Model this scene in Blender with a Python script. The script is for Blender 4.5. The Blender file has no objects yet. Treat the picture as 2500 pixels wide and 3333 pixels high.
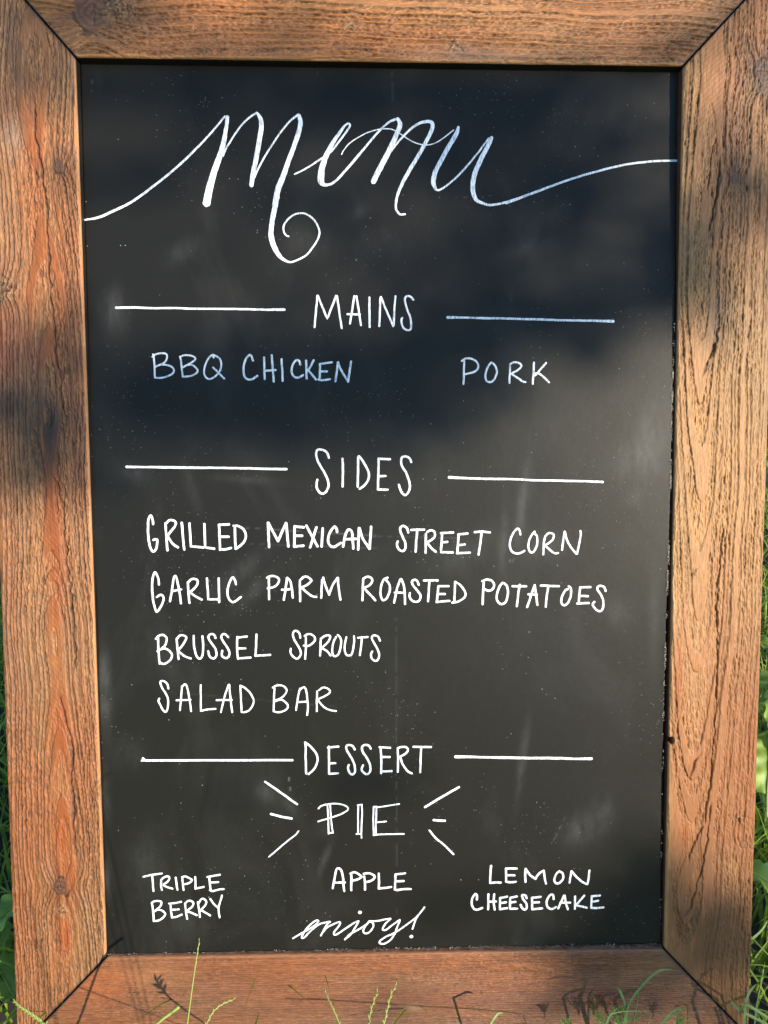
import bpy, math, random
import numpy as np
from mathutils import Matrix, Vector

random.seed(7)
rng = np.random.default_rng(11)
SC = bpy.context.scene
COL = SC.collection

# ------------------------------------------------------------------ frame of the board, camera, light
LEAN = math.radians(16)                      # the board leans back
ZBASE = 0.108                                # height of the opening's lower edge above the turf (along the board)
UP = np.array([0, math.sin(LEAN), math.cos(LEAN)])
NRM = np.array([0, -math.cos(LEAN), math.sin(LEAN)])
XAX = np.array([1.0, 0, 0])
ORG = UP * ZBASE
def b2w(p):
    p = np.asarray(p, float)
    return ORG + p[..., 0:1] * XAX + p[..., 1:2] * UP + p[..., 2:3] * NRM
B2W = Matrix(((1, 0, 0, ORG[0]), (0, UP[1], NRM[1], ORG[1]), (0, UP[2], NRM[2], ORG[2]), (0, 0, 0, 1)))

F = 2407.0
RC = np.array([[0.9997102914, -0.0036391063, 0.0237926490], [-0.0053327922, -0.9974253314, 0.0715141217], [0.0234711433, -0.0716202847, -0.9971557753]])
CAMB = np.array([-0.01721425, 0.48448851, 0.69479477])
cam_d = bpy.data.cameras.new("camera"); cam = bpy.data.objects.new("camera", cam_d); COL.objects.link(cam)
cam_d.sensor_fit = 'VERTICAL'; cam_d.sensor_height = 36.0; cam_d.sensor_width = 27.0
cam_d.lens = F / 3333.0 * 36.0
cam_d.clip_start = 0.02; cam_d.clip_end = 500
m = Matrix.Identity(4)
for i in range(3):
    m[i][0] = RC[0][i]; m[i][1] = -RC[1][i]; m[i][2] = -RC[2][i]; m[i][3] = CAMB[i]
cam.matrix_world = B2W @ m
SC.camera = cam

SUNB = np.array([0.78, 0.085, 1.0]); SUNB /= np.linalg.norm(SUNB)      # toward the sun, board axes
SUNW = SUNB[0] * XAX + SUNB[1] * UP + SUNB[2] * NRM
sun_el = math.asin(SUNW[2]); sun_az = math.atan2(SUNW[0], SUNW[1])
w = bpy.data.worlds.new("World"); SC.world = w; w.use_nodes = True
nt = w.node_tree; bg = nt.nodes['Background']
sky = nt.nodes.new('ShaderNodeTexSky'); sky.sky_type = 'NISHITA'; sky.sun_disc = False
sky.sun_elevation = sun_el; sky.sun_rotation = sun_az; sky.air_density = 1.0; sky.dust_density = 0.1; sky.ozone_density = 4.0
nt.links.new(sky.outputs[0], bg.inputs[0]); bg.inputs[1].default_value = 0.15
sd = bpy.data.lights.new("sun", 'SUN'); sun = bpy.data.objects.new("sun", sd); COL.objects.link(sun)
sd.energy = 3.6; sd.angle = math.radians(0.5); sd.color = (1.0, 0.90, 0.76)
sun.rotation_euler = Vector(SUNW).to_track_quat('Z', 'Y').to_euler()
sun.location = Vector(SUNW) * 3
SC.view_settings.view_transform = 'Standard'; SC.view_settings.look = 'None'
SC.view_settings.exposure = 1.35; SC.view_settings.gamma = 1.0
SC.view_settings.use_curve_mapping = False

# ------------------------------------------------------------------ helpers
def ray(px, py):
    d = np.stack([(np.asarray(px, float) - 1250) / F, (np.asarray(py, float) - 1666.5) / F, np.ones_like(np.asarray(px, float))], -1)
    return d @ RC
def at(px, py, z=0.0):
    """board coordinates of the point that a line of sight meets at height z above the board's face"""
    d = ray(px, py)
    t = (z - CAMB[2]) / d[..., 2]
    return CAMB + d * t[..., None] if d.ndim > 1 else CAMB + d * t
def tag(o, label=None, cat=None, group=None, kind=None):
    if label: o['label'] = label
    if cat: o['category'] = cat
    if group: o['group'] = group
    if kind: o['kind'] = kind
    return o
def empty(name, loc=(0, 0, 0), mat=None):
    o = bpy.data.objects.new(name, None); COL.objects.link(o); o.empty_display_size = 0.05
    o.matrix_world = mat if mat is not None else Matrix.Translation(loc)
    return o
def mesh(name, V, Fc, mat, parent=None, smooth=True, col=None, extra=None):
    """V (n,3); Fc list of faces or an (m,4)/(m,3) array"""
    me = bpy.data.meshes.new(name)
    V = np.asarray(V, np.float32)
    if isinstance(Fc, np.ndarray):
        k = Fc.shape[1]; nf = len(Fc)
        me.vertices.add(len(V)); me.vertices.foreach_set('co', V.ravel())
        me.loops.add(nf * k); me.loops.foreach_set('vertex_index', Fc.astype(np.int32).ravel())
        me.polygons.add(nf); me.polygons.foreach_set('loop_start', np.arange(0, nf * k, k, dtype=np.int32))
        me.update(calc_edges=True)
    else:
        me.from_pydata(V.tolist(), [], Fc); me.update()
    if smooth: me.polygons.foreach_set('use_smooth', np.ones(len(me.polygons), bool))
    if col is not None:
        a = me.color_attributes.new('tone', 'FLOAT_COLOR', 'POINT')
        c = np.ones((len(V), 4), np.float32); c[:, :3] = col
        a.data.foreach_set('color', c.ravel())
    if extra is not None:
        for nm, arr in extra.items():
            a = me.attributes.new(nm, 'FLOAT', 'POINT'); a.data.foreach_set('value', np.asarray(arr, np.float32))
    me.validate()
    o = bpy.data.objects.new(name, me); COL.objects.link(o)
    if mat: me.materials.append(mat)
    if parent: o.parent = parent
    return o

def _h(ix, iy, seed):
    n = (ix.astype(np.int64) * 374761393 + iy.astype(np.int64) * 668265263 + seed * 2147483647) & 0xFFFFFFFF
    n = ((n ^ (n >> 13)) * 1274126177) & 0xFFFFFFFF
    n = ((n ^ (n >> 15)) * 2246822519) & 0xFFFFFFFF
    return ((n ^ (n >> 16)) & 0xFFFFFF) / float(0xFFFFFF)
def vn(x, y, seed=0):
    ix = np.floor(x); iy = np.floor(y); fx = x - ix; fy = y - iy
    fx = fx * fx * (3 - 2 * fx); fy = fy * fy * (3 - 2 * fy)
    a = _h(ix, iy, seed); b = _h(ix + 1, iy, seed); c = _h(ix, iy + 1, seed); d = _h(ix + 1, iy + 1, seed)
    return (a + (b - a) * fx) * (1 - fy) + (c + (d - c) * fx) * fy
def fbm(x, y, seed=0, o=4, g=.5):
    s = 0; A = 1; T = 0
    for k in range(o):
        s = s + A * vn(x + 17.3 * k, y - 9.1 * k, seed + k * 13); T += A; A *= g; x = x * 2.03; y = y * 2.03
    return s / T
def sst(a, b, x):
    t = np.clip((x - a) / (b - a), 0, 1); return t * t * (3 - 2 * t)
def mix(a, b, t):
    a = np.asarray(a, float); b = np.asarray(b, float); t = np.asarray(t)[..., None]
    return a * (1 - t) + b * t

class MB:
    def __init__(s): s.v = []; s.f = []; s.n = 0
    def add(s, V, Fc):
        V = np.asarray(V, float); s.v.append(V); s.f += [[i + s.n for i in f] for f in Fc]; s.n += len(V)
    def build(s, name, mat, parent=None, smooth=True):
        return mesh(name, np.concatenate(s.v), s.f, mat, parent, smooth)
def tube_vf(P, R, k=6):
    P = np.asarray(P, float); n = len(P); R = np.broadcast_to(np.asarray(R, float), (n,))
    V = []
    T = np.gradient(P, axis=0); T /= np.linalg.norm(T, axis=1)[:, None] + 1e-12
    u = np.cross(T[0], [0.3, 0.2, 0.93]); u /= np.linalg.norm(u)
    for i in range(n):
        u = u - T[i] * (u @ T[i]); u /= np.linalg.norm(u); v = np.cross(T[i], u)
        for j in range(k):
            a = 2 * math.pi * j / k
            V.append(P[i] + R[i] * (math.cos(a) * u + math.sin(a) * v))
    Fc = []
    for i in range(n - 1):
        for j in range(k):
            Fc.append([i * k + j, i * k + (j + 1) % k, (i + 1) * k + (j + 1) % k, (i + 1) * k + j])
    V.append(P[0]); V.append(P[-1]); a = n * k
    for j in range(k):
        Fc.append([a, (j + 1) % k, j]); Fc.append([a + 1, (n - 1) * k + j, (n - 1) * k + (j + 1) % k])
    return V, Fc
def crom(P, per=6):
    P = np.asarray(P, float)
    if len(P) < 3: return P
    Q = np.vstack([2 * P[0] - P[1], P, 2 * P[-1] - P[-2]]); out = []
    for i in range(1, len(Q) - 2):
        for k in range(per):
            t = k / per; a, b, c, d = Q[i - 1], Q[i], Q[i + 1], Q[i + 2]
            out.append(.5 * ((2 * b) + (c - a) * t + (2 * a - 5 * b + 4 * c - d) * t * t + (3 * b - a - 3 * c + d) * t ** 3))
    out.append(Q[-2]); return np.array(out)

# ------------------------------------------------------------------ materials
def newmat(name):
    mt = bpy.data.materials.new(name); mt.use_nodes = True
    return mt, mt.node_tree, mt.node_tree.nodes['Principled BSDF']
def N(nt, t, **kw):
    n = nt.nodes.new(t)
    for k, v in kw.items():
        if k in n.inputs: n.inputs[k].default_value = v
        else: setattr(n, k, v)
    return n
def math_n(nt, op, a, b=None, c=None):
    n = nt.nodes.new('ShaderNodeMath'); n.operation = op
    for i, x in enumerate((a, b, c)):
        if x is None: continue
        if isinstance(x, (int, float)): n.inputs[i].default_value = x
        else: nt.links.new(x, n.inputs[i])
    return n.outputs[0]
def coords(nt, sx=1, sy=1, sz=1):
    tc = nt.nodes.new('ShaderNodeTexCoord'); mp = nt.nodes.new('ShaderNodeMapping')
    mp.inputs['Scale'].default_value = (sx, sy, sz); nt.links.new(tc.outputs['Object'], mp.inputs[0]); return mp.outputs[0]

def wood_mat(name, along):
    mt, nt, P = newmat(name)
    at_ = N(nt, 'ShaderNodeAttribute', attribute_name='tone')
    s = (900, 90, 900) if along == 'y' else (90, 900, 900)
    n1 = N(nt, 'ShaderNodeTexNoise', Scale=1.0, Detail=4.0, Roughness=.65); nt.links.new(coords(nt, *s), n1.inputs['Vector'])
    v = math_n(nt, 'MULTIPLY_ADD', n1.outputs[0], 1.0, 0.5)
    mx = nt.nodes.new('ShaderNodeVectorMath'); mx.operation = 'SCALE'
    nt.links.new(at_.outputs['Color'], mx.inputs[0]); nt.links.new(v, mx.inputs['Scale'])
    nt.links.new(mx.outputs[0], P.inputs['Base Color'])
    rr = math_n(nt, 'MULTIPLY_ADD', n1.outputs[0], -.25, .72); nt.links.new(rr, P.inputs['Roughness'])
    b = N(nt, 'ShaderNodeBump', Strength=.55, Distance=.0006); nt.links.new(n1.outputs[0], b.inputs['Height'])
    nt.links.new(b.outputs[0], P.inputs['Normal'])
    P.inputs['Specular IOR Level'].default_value = .4
    return mt
WOODY = wood_mat('weathered_wood_upright', 'y'); WOODX = wood_mat('weathered_wood_level', 'x')

def panel_mat():
    mt, nt, P = newmat('chalkboard_black')
    c1 = coords(nt, 1, 1, 1)
    # chalk smudges
    sm = N(nt, 'ShaderNodeTexNoise', Scale=7.0, Detail=5.0, Roughness=.6, Distortion=.6); nt.links.new(coords(nt, 1.6, .8, 1), sm.inputs['Vector'])
    smr = N(nt, 'ShaderNodeMapRange'); smr.inputs[1].default_value = .52; smr.inputs[2].default_value = .85; smr.inputs[4].default_value = .035
    nt.links.new(sm.outputs[0], smr.inputs[0])
    at_ = N(nt, 'ShaderNodeAttribute', attribute_name='chalk')
    sm2 = N(nt, 'ShaderNodeTexNoise', Scale=90.0, Detail=3.0, Roughness=.7); nt.links.new(coords(nt, 1, .35, 1), sm2.inputs['Vector'])
    sc = math_n(nt, 'MULTIPLY', at_.outputs['Fac'], math_n(nt, 'MULTIPLY_ADD', sm2.outputs[0], 1.6, -.3))
    # fine horizontal tooth
    gr = N(nt, 'ShaderNodeTexNoise', Scale=1.0, Detail=3.0, Roughness=.8); nt.links.new(coords(nt, 500, 1500, 600), gr.inputs['Vector'])
    # specks of dust
    def specks(scale, thr, clus):
        vo = N(nt, 'ShaderNodeTexVoronoi', Scale=scale); nt.links.new(c1, vo.inputs['Vector'])
        wn = nt.nodes.new('ShaderNodeSeparateColor'); nt.links.new(vo.outputs['Color'], wn.inputs[0])
        cl = N(nt, 'ShaderNodeTexNoise', Scale=clus, Detail=2.0); nt.links.new(c1, cl.inputs['Vector'])
        rad = math_n(nt, 'MULTIPLY', wn.outputs[1], thr)
        dot = math_n(nt, 'LESS_THAN', vo.outputs['Distance'], rad)
        sel = math_n(nt, 'LESS_THAN', wn.outputs[0], math_n(nt, 'MULTIPLY_ADD', cl.outputs[0], 1.9, -.90))
        return math_n(nt, 'MULTIPLY', math_n(nt, 'MULTIPLY', dot, sel), wn.outputs[2])
    s1 = specks(230, .13, 11.0); s2 = specks(520, .30, 7.0)
    spk = math_n(nt, 'ADD', math_n(nt, 'MULTIPLY', s1, .7), math_n(nt, 'MULTIPLY', s2, .25))
    base = N(nt, 'ShaderNodeMix', data_type='RGBA'); base.inputs['A'].default_value = (.0094, .0087, .0068, 1); base.inputs['B'].default_value = (.40, .40, .37, 1)
    f = math_n(nt, 'ADD', math_n(nt, 'ADD', smr.outputs[0], sc), spk)
    f = math_n(nt, 'MULTIPLY', f, math_n(nt, 'MULTIPLY_ADD', gr.outputs[0], 1.2, .4))
    nt.links.new(f, base.inputs['Factor']); nt.links.new(base.outputs['Result'], P.inputs['Base Color'])
    P.inputs['Specular IOR Level'].default_value = .18; P.inputs['Specular Tint'].default_value = (1, .96, .87, 1)
    nt.links.new(math_n(nt, 'MULTIPLY_ADD', sm.outputs[0], .16, .34), P.inputs['Roughness'])
    b = N(nt, 'ShaderNodeBump', Strength=.35, Distance=.00025); nt.links.new(gr.outputs[0], b.inputs['Height']); nt.links.new(b.outputs[0], P.inputs['Normal'])
    return mt
PANEL = panel_mat()
def paint_mat():
    mt, nt, P = newmat('white_paint_marker')
    n = N(nt, 'ShaderNodeTexNoise', Scale=1.0, Detail=3.0, Roughness=.6); nt.links.new(coords(nt, 700, 160, 300), n.inputs['Vector'])
    r = nt.nodes.new('ShaderNodeValToRGB'); r.color_ramp.elements[0].position = .32; r.color_ramp.elements[1].position = .56
    r.color_ramp.elements[0].color = (.30, .31, .33, 1); r.color_ramp.elements[1].color = (.80, .80, .78, 1)
    nt.links.new(n.outputs[0], r.inputs[0]); nt.links.new(r.outputs[0], P.inputs['Base Color']); P.inputs['Roughness'].default_value = .5
    return mt
PAINT = paint_mat()
def flat(name, c, r=.6, noise=0, scale=60):
    mt, nt, P = newmat(name); P.inputs['Base Color'].default_value = (*c, 1); P.inputs['Roughness'].default_value = r
    if noise:
        n = N(nt, 'ShaderNodeTexNoise', Scale=scale, Detail=4.0); nt.links.new(coords(nt), n.inputs['Vector'])
        x = N(nt, 'ShaderNodeMix', data_type='RGBA'); x.inputs['A'].default_value = tuple(k * (1 - noise) for k in c) + (1,); x.inputs['B'].default_value = tuple(min(1, k * (1 + noise)) for k in c) + (1,)
        nt.links.new(n.outputs[0], x.inputs['Factor']); nt.links.new(x.outputs['Result'], P.inputs['Base Color'])
    return mt
def leafmat(name, c1, c2, trans=.45, scale=30):
    mt, nt, P = newmat(name)
    n = N(nt, 'ShaderNodeTexNoise', Scale=scale, Detail=3.0); nt.links.new(coords(nt), n.inputs['Vector'])
    x = N(nt, 'ShaderNodeMix', data_type='RGBA'); x.inputs['A'].default_value = (*c1, 1); x.inputs['B'].default_value = (*c2, 1)
    mr = N(nt, 'ShaderNodeMapRange'); mr.inputs[1].default_value = .3; mr.inputs[2].default_value = .7; nt.links.new(n.outputs[0], mr.inputs[0])
    nt.links.new(mr.outputs[0], x.inputs['Factor']); nt.links.new(x.outputs['Result'], P.inputs['Base Color'])
    P.inputs['Roughness'].default_value = .5
    tr = nt.nodes.new('ShaderNodeBsdfTranslucent'); nt.links.new(x.outputs['Result'], tr.inputs[0])
    ms = nt.nodes.new('ShaderNodeMixShader'); ms.inputs[0].default_value = trans
    nt.links.new(P.outputs[0], ms.inputs[1]); nt.links.new(tr.outputs[0], ms.inputs[2])
    nt.links.new(ms.outputs[0], nt.nodes['Material Output'].inputs[0]); return mt
BLACKPAINT = flat('black_painted_wood', (.012, .011, .010), .6, .3)
GRASS = leafmat('grass_blade', (.15, .235, .015), (.34, .42, .05), .5, 40)
STEM = leafmat('grass_stem', (.30, .38, .07), (.42, .46, .12), .35, 60)
BLADE2 = leafmat('fresh_blade', (.13, .22, .05), (.24, .34, .09), .35, 50)
BROAD = leafmat('weed_leaf', (.17, .27, .025), (.34, .44, .07), .45, 25)
SOIL = flat('soil', (.035, .026, .018), .95, .5, 80)
BARK = flat('bark', (.09, .07, .05), .9, .4, 12)
CANOPY = leafmat('tree_leaf', (.05, .10, .02), (.09, .15, .03), .15, 3)

# ------------------------------------------------------------------ the board
board = empty('menu_board', mat=B2W)
tag(board, 'leaning black menu chalkboard with white hand lettering in a rough brown wooden frame', 'menu board')

# opening corners and outer corners on the front face (board axes)
TL, TR, BR, BL = (at(*p)[:2] for p in ((243, 183), (2226, 212), (2163, 3090), (345, 3116)))
def lineint(p, d, q, e):
    A = np.array([d, -e]).T; t = np.linalg.solve(A, q - p); return p + d * t[0]
L0, L1 = at(0, 1950)[:2], at(52, 3333)[:2]
R0, R1 = at(2500, 1400)[:2], at(2443, 3230)[:2]
WT = .5 * (np.hypot(*(L1 - BL)) + 0) * 0 + .094
oT0, oT1 = TL + np.array([0, WT]), TR + np.array([0, WT])
oB0, oB1 = BL - np.array([0, WT]), BR - np.array([0, WT])
OTL = lineint(L0, L1 - L0, oT0, oT1 - oT0); OTR = lineint(R0, R1 - R0, oT0, oT1 - oT0)
OBL = lineint(L0, L1 - L0, oB0, oB1 - oB0); OBR = lineint(R0, R1 - R0, oB0, oB1 - oB0)
THICK = .036
print('corners', TL, TR, BR, BL, OTL, OTR, OBR, OBL)

# knots: (px, py, radius_m, elong)   cathedral axis etc. are set in board axes
def wood_field(A, Cc, cfg, seed):
    """A along the grain, Cc across (metres) -> height (m), colour"""
    a = A; c = Cc.copy()
    wob = (fbm(a * 5, a * 0 + seed, seed, 3) - .5)
    c = c + wob * cfg.get('wob', .02) + (fbm(a * 9, c * 30, seed + 3, 3) - .5) * cfg.get('warp', .008)
    kd = np.zeros_like(a); kn_ring = np.zeros_like(a); kn_mask = np.zeros_like(a)
    for (ka, kc, kr, ke) in cfg['knots']:
        da = (a - ka) / ke; dc = Cc - kc; r = np.hypot(da, dc)
        sg = np.where(dc >= 0, 1, -1)
        c = c + sg * kr * 1.1 * np.exp(-(dc / (kr * 3)) ** 2) * np.exp(-(da / (kr * 1.5)) ** 2) * (1 - np.exp(-(dc / (kr * .5)) ** 2))
        msk = 1 - sst(kr * .85, kr * 1.1, r + (vn(a * 900, Cc * 900, 5) - .5) * kr * .2 + (vn(a * 140, Cc * 140, 6) - .5) * kr * .9)
        kn_mask = np.maximum(kn_mask, msk); kn_ring = np.where(msk > 0, r / kr, kn_ring)
        kd = np.maximum(kd, np.exp(-(r / (kr * 2.2)) ** 2))
    d = cfg['d0'] + cfg['slope'] * a + (fbm(a * 7, a * 0, seed + 9, 2) - .5) * cfg.get('dn', .012)
    R = np.hypot((c - cfg['c0']), np.maximum(d, .0) * cfg.get('dk', 1.0))
    p = cfg['p']; dev = cfg['dev']
    q = R / p; q = q + .9 * (vn(q * .8, q * 0, seed + 21) - .5)
    def grad(q): return np.clip(np.hypot(np.gradient(q, axis=0) / dev[0], np.gradient(q, axis=1) / dev[1]), 20, 900)
    g = grad(q)
    q = q + g * cfg.get('jag', .0011) * (fbm(a * 240, Cc * 420, seed + 31, 3) - .5) * 1.6
    I = np.floor(q); f = q - I
    st = _h(I, I * 0, seed + 41)                                # every ring has its own strength
    wd = 1 / g                                                  # width of the ring here
    sp = .40 + .25 * _h(I, I * 0, seed + 43)                    # where early wood turns into late wood
    d0 = f / g; d1 = (f - sp) / g; d2 = (1 - f) / g
    plat = sst(-.0006, .0006, d1) * sst(0, .0007, d2)           # hard, standing late wood
    fib = fbm(a * 150, Cc * 1150, seed + 51, 3); fib2 = fbm(a * 45, Cc * 450, seed + 57, 3)
    fuzz = fbm(a * 420, Cc * 1000, seed + 59, 3)
    brk = fbm(a * 45, Cc * 160, seed + 61, 3)
    crk = np.exp(-(d0 / (.0003 + .0005 * st)) ** 2) * sst(.36, .62, brk + (st - .5) * .5) * cfg.get('crack', 1)
    wide = sst(.007, .016, wd)
    zone = sst(.35, .65, fbm(a * 10, Cc * 50, seed + 71, 3))
    rough = (1 - plat * (.55 + .45 * wide)) * (.55 + .8 * zone) * cfg.get('rough', 1)
    h = .00090 * plat * (.45 + .8 * st) - .0008 * crk * (.4 + .9 * st) + (fib - .5) * .0010 * (.25 + rough) + (fib2 - .5) * .0009 * (.2 + rough) + (fuzz - .5) * .0016 * rough
    h += (fbm(a * 15, Cc * 40, seed + 81, 2) - .5) * .0012
    late = plat
    # deep splits
    spl = np.zeros_like(a)
    for (pts, wd_) in cfg.get('splits', []):
        pa = np.array([q_[0] for q_ in pts]); pc = np.array([q_[1] for q_ in pts]); o = np.argsort(pa)
        cc = np.interp(a, pa[o], pc[o]) + (fbm(a * 120, a * 0, seed + 95, 3) - .5) * .004
        ins = sst(pa.min(), pa.min() + .012, a) * (1 - sst(pa.max() - .012, pa.max(), a))
        wv = wd_ * (.35 + 1.1 * vn(a * 160, a * 0, seed + 97))
        spl = np.maximum(spl, np.exp(-((Cc - cc) / wv) ** 2) * ins)
    h -= .0022 * spl
    # saw marks across the broad flats
    th = cfg.get('saw', 0)
    if th:
        sw = np.sin((a * math.cos(th) + Cc * math.sin(th)) * 2 * math.pi / .0036 + 3 * fbm(a * 30, Cc * 30, seed + 99, 2))
        h += sw * .00007 * wide * sst(.4, .6, vn(a * 25, Cc * 40, seed + 101))
    # colour
    n1 = fbm(a * 6, Cc * 28, seed + 111, 3); n2 = fbm(a * 3.2, Cc * 9, seed + 117, 2)
    col = mix(cfg['tan'], cfg['org'], sst(.40, .70, n1 + .14 * plat - .04 + cfg.get('orb', 0)))
    col = mix(col, cfg['deep'], np.clip(wide * plat * cfg.get('flatorg', .7) * sst(.3, .6, vn(a * 8, Cc * 20, seed + 119) + .2), 0, 1))
    col = mix(col, cfg['grey'], sst(.50, .74, n2 + cfg.get('gb', 0)) * .7)
    col *= (1 - (1 - plat) * (1 - wide) * .28)[..., None]       # narrow furrows coloured darker
    col *= (.62 + .76 * fib)[..., None]; col *= (.78 + .44 * fib2)[..., None]; col *= (1 + (fuzz - .5) * 1.1 * np.clip(rough, 0, 1))[..., None]
    hole = sst(.62, .78, fbm(a * 110, Cc * 560, seed + 131, 3)) * rough
    h -= .0006 * hole
    dark = np.clip(crk * .62 + spl * .92 + hole * .34, 0, 1)
    col = mix(col, (.030, .019, .013), dark)
    col *= (1 - .30 * kd)[..., None]
    if len(cfg['knots']):
        kr = .5 + .5 * np.sin(kn_ring * 17 + 5 * vn(a * 150, Cc * 220, 3))
        kcol = mix((.20, .095, .05), (.07, .034, .02), kr * .8) * (.7 + .6 * fib)[..., None]
        col = mix(col, kcol, kn_mask)
        h = h * (1 - kn_mask) + kn_mask * (.0002 + .00022 * kr + (fib - .5) * .0005)
        edge = np.exp(-((kn_ring - .97) / .09) ** 2) * (kn_mask > .05) * sst(.35, .6, vn(a * 130, Cc * 130, 8)); h -= .0013 * edge; col = mix(col, (.025, .016, .011), edge * .9)
        for (ka, kc, kr_, ke) in cfg['knots']:
            if kr_ > .007:
                da = a - ka + (vn(Cc * 300, a * 0, 4) - .5) * .002; dc = Cc - kc + (vn(a * 300, a * 0, 4) - .5) * .002
                star = np.maximum(np.exp(-(da / .0005) ** 2) * (dc > -kr_ * .7) * (dc < kr_ * .5), np.exp(-((dc + da * .2) / .0004) ** 2) * (da > 0) * (da < kr_ * ke * .6))
                h -= .0010 * star; col = mix(col, (.03, .02, .014), star * .75)
    for (ba, bc, br_) in cfg.get('burr', []):                   # torn, dusty burrs
        r = np.hypot((a - ba) * .8, Cc - bc); mk = np.exp(-(r / br_) ** 2)
        t = fbm(a * 600, Cc * 600, seed + 141, 3)
        h += mk * (t - .4) * .005; col = mix(col, (.40, .30, .17), mk * sst(.45, .62, t)); col = mix(col, (.03, .02, .015), mk * (1 - sst(.3, .42, t)))
    for (sa, sc_, ra, rc_, cc_, k_) in cfg.get('stain_shade', []):  # wood stains, plus some shade and sheen put into the colour
        mk = np.exp(-((a - sa) / ra) ** 2 - ((Cc - sc_) / rc_) ** 2) * sst(.2, .6, fbm(a * 40, Cc * 300, seed + 151, 3) + .15)
        col = mix(col, cc_, np.clip(mk * k_, 0, 1))
    return h, np.clip(col * np.array(cfg.get('hue', (1.10, .97, .76))) * cfg.get('alb', .55), .003, .8)

def rail(name, i0, i1, o0, o1, axis, cfg, seed, mat, inner_col, label=None):
    """a mitred rail: inner edge i0->i1, outer edge o0->o1; axis = grain direction"""
    L = np.hypot(*(i1 - i0)); Wd = np.hypot(*(o0 - i0)) * .707
    nu = int(max(L, np.hypot(*(o1 - o0))) / .0011); nv = int(WT / .00052)
    u = np.linspace(0, 1, nu); v = np.linspace(0, 1, nv)
    U, Vv = np.meshgrid(u, v, indexing='ij')
    P = ((1 - U)[..., None] * ((1 - Vv)[..., None] * i0 + Vv[..., None] * o0) + U[..., None] * ((1 - Vv)[..., None] * i1 + Vv[..., None] * o1))
    X, Y = P[..., 0], P[..., 1]
    A, Cc = (Y, X) if axis == 'y' else (X, Y)
    cfg = dict(cfg); cfg['dev'] = (abs(A[-1, nv // 2] - A[0, nv // 2]) / (nu - 1), abs(Cc[nu // 2, -1] - Cc[nu // 2, 0]) / (nv - 1))
    h, col = wood_field(A, Cc, cfg, seed)
    # distance to inner/outer arris and to the mitres
    def dl(p, q):
        d = (q - p) / np.hypot(*(q - p)); return np.abs((X - p[0]) * d[1] - (Y - p[1]) * d[0])
    ei, eo = dl(i0, i1), dl(o0, o1); em = np.minimum(dl(i0, o0), dl(i1, o1))
    def rnd(e, r): t = np.clip(r - e, 0, r); return r - np.sqrt(np.maximum(r * r - t * t, 0))
    nz = .0007 * fbm(A * 60, A * 0, seed + 5, 3)
    z = h * (1 - .6 * np.exp(-ei / .002)) * (1 - .6 * np.exp(-eo / .002)) - rnd(ei, .0024) - rnd(eo, .0030) - rnd(em, .0009)
    # inner arris coloured paler: its sunlit edge put into the colour
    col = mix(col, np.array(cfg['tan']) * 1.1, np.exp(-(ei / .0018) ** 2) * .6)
    col = mix(col, (.02, .014, .01), np.exp(-(em / (.0011 + 1.6 * nz)) ** 2) * .95)
    for (hx, hy, hr) in cfg.get('holes', []):
        rr = np.hypot(X - hx, Y - hy); mk = rr < hr; z = np.where(mk, -.009, z); col = np.where(mk[..., None], (.006, .005, .005), col)
    # pull the mitre ends in by a hair
    cen = (i0 + i1 + o0 + o1) / 4
    d = (i1 - i0) / L
    sh = .0008 * (np.exp(-U * 400) - np.exp(-(1 - U) * 400))
    P = P + sh[..., None] * d
    V = np.concatenate([P, z[..., None]], -1)
    # skirts
    def skirt(row, ring, depth_list, colr):
        outs = []; cols = []
        for dz, k in depth_list:
            r2 = row.copy(); r2[:, 2] = -dz; outs.append(r2); cols.append(np.broadcast_to(colr, (len(row), 3)) * k)
        return outs, cols
    idx = np.arange(nu * nv).reshape(nu, nv)
    q = [np.stack([idx[:-1, :-1], idx[1:, :-1], idx[1:, 1:], idx[:-1, 1:]], -1).reshape(-1, 4)]
    VV = [V.reshape(-1, 3)]; CC = [col.reshape(-1, 3)]; n = nu * nv
    def addskirt(ids, colr, noisy, flip):
        nonlocal n
        row = V.reshape(-1, 3)[ids]; prev = ids
        lv = [.0032, .0055, .0085, .012, .020, THICK]
        prevc = CC[0][ids]
        for k, dz in enumerate(lv):
            r2 = row.copy(); r2[:, 2] = -dz
            aa = row[:, 0] + row[:, 1]
            cc = np.array(colr)[None] * (.6 + .8 * fbm(aa * 250, aa * 0 + k * 1.3, seed + 7, 3))[:, None]
            if noisy:
                kk = fbm(aa * 300, aa * 0 + k * 2.1, seed + 17, 3); cc = mix(cc, (.45, .38, .28), sst(.50, .8, kk) * .45); cc = mix(cc, (.05, .035, .025), (1 - sst(.30, .42, kk)) * .6)
            VV.append(r2); CC.append(cc); cur = np.arange(n, n + len(ids)); n += len(ids)
            f = np.stack([prev[:-1], prev[1:], cur[1:], cur[:-1]], -1)
            q.append(f[:, ::-1] if flip else f); prev = cur
    cr = float(np.cross(i1 - i0, o0 - i0))                      # orientation
    f0 = cr < 0
    if f0: q[0] = q[0][:, ::-1]
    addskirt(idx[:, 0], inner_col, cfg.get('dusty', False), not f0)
    addskirt(idx[:, -1], cfg['outer'], False, f0)
    addskirt(idx[0, :], (.03, .02, .015), False, f0)
    addskirt(idx[-1, :], (.03, .02, .015), False, not f0)
    o = mesh(name, np.concatenate(VV), np.concatenate(q), mat, board, True, np.concatenate(CC))
    if label: o['label'] = label
    return o
def K(px, py, r, e, ax):
    p = at(px, py); return (p[1], p[0], r, e) if ax == 'y' else (p[0], p[1], r, e)
def B_(px, py, r, ax):
    p = at(px, py); return (p[1], p[0], r) if ax == 'y' else (p[0], p[1], r)
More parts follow.
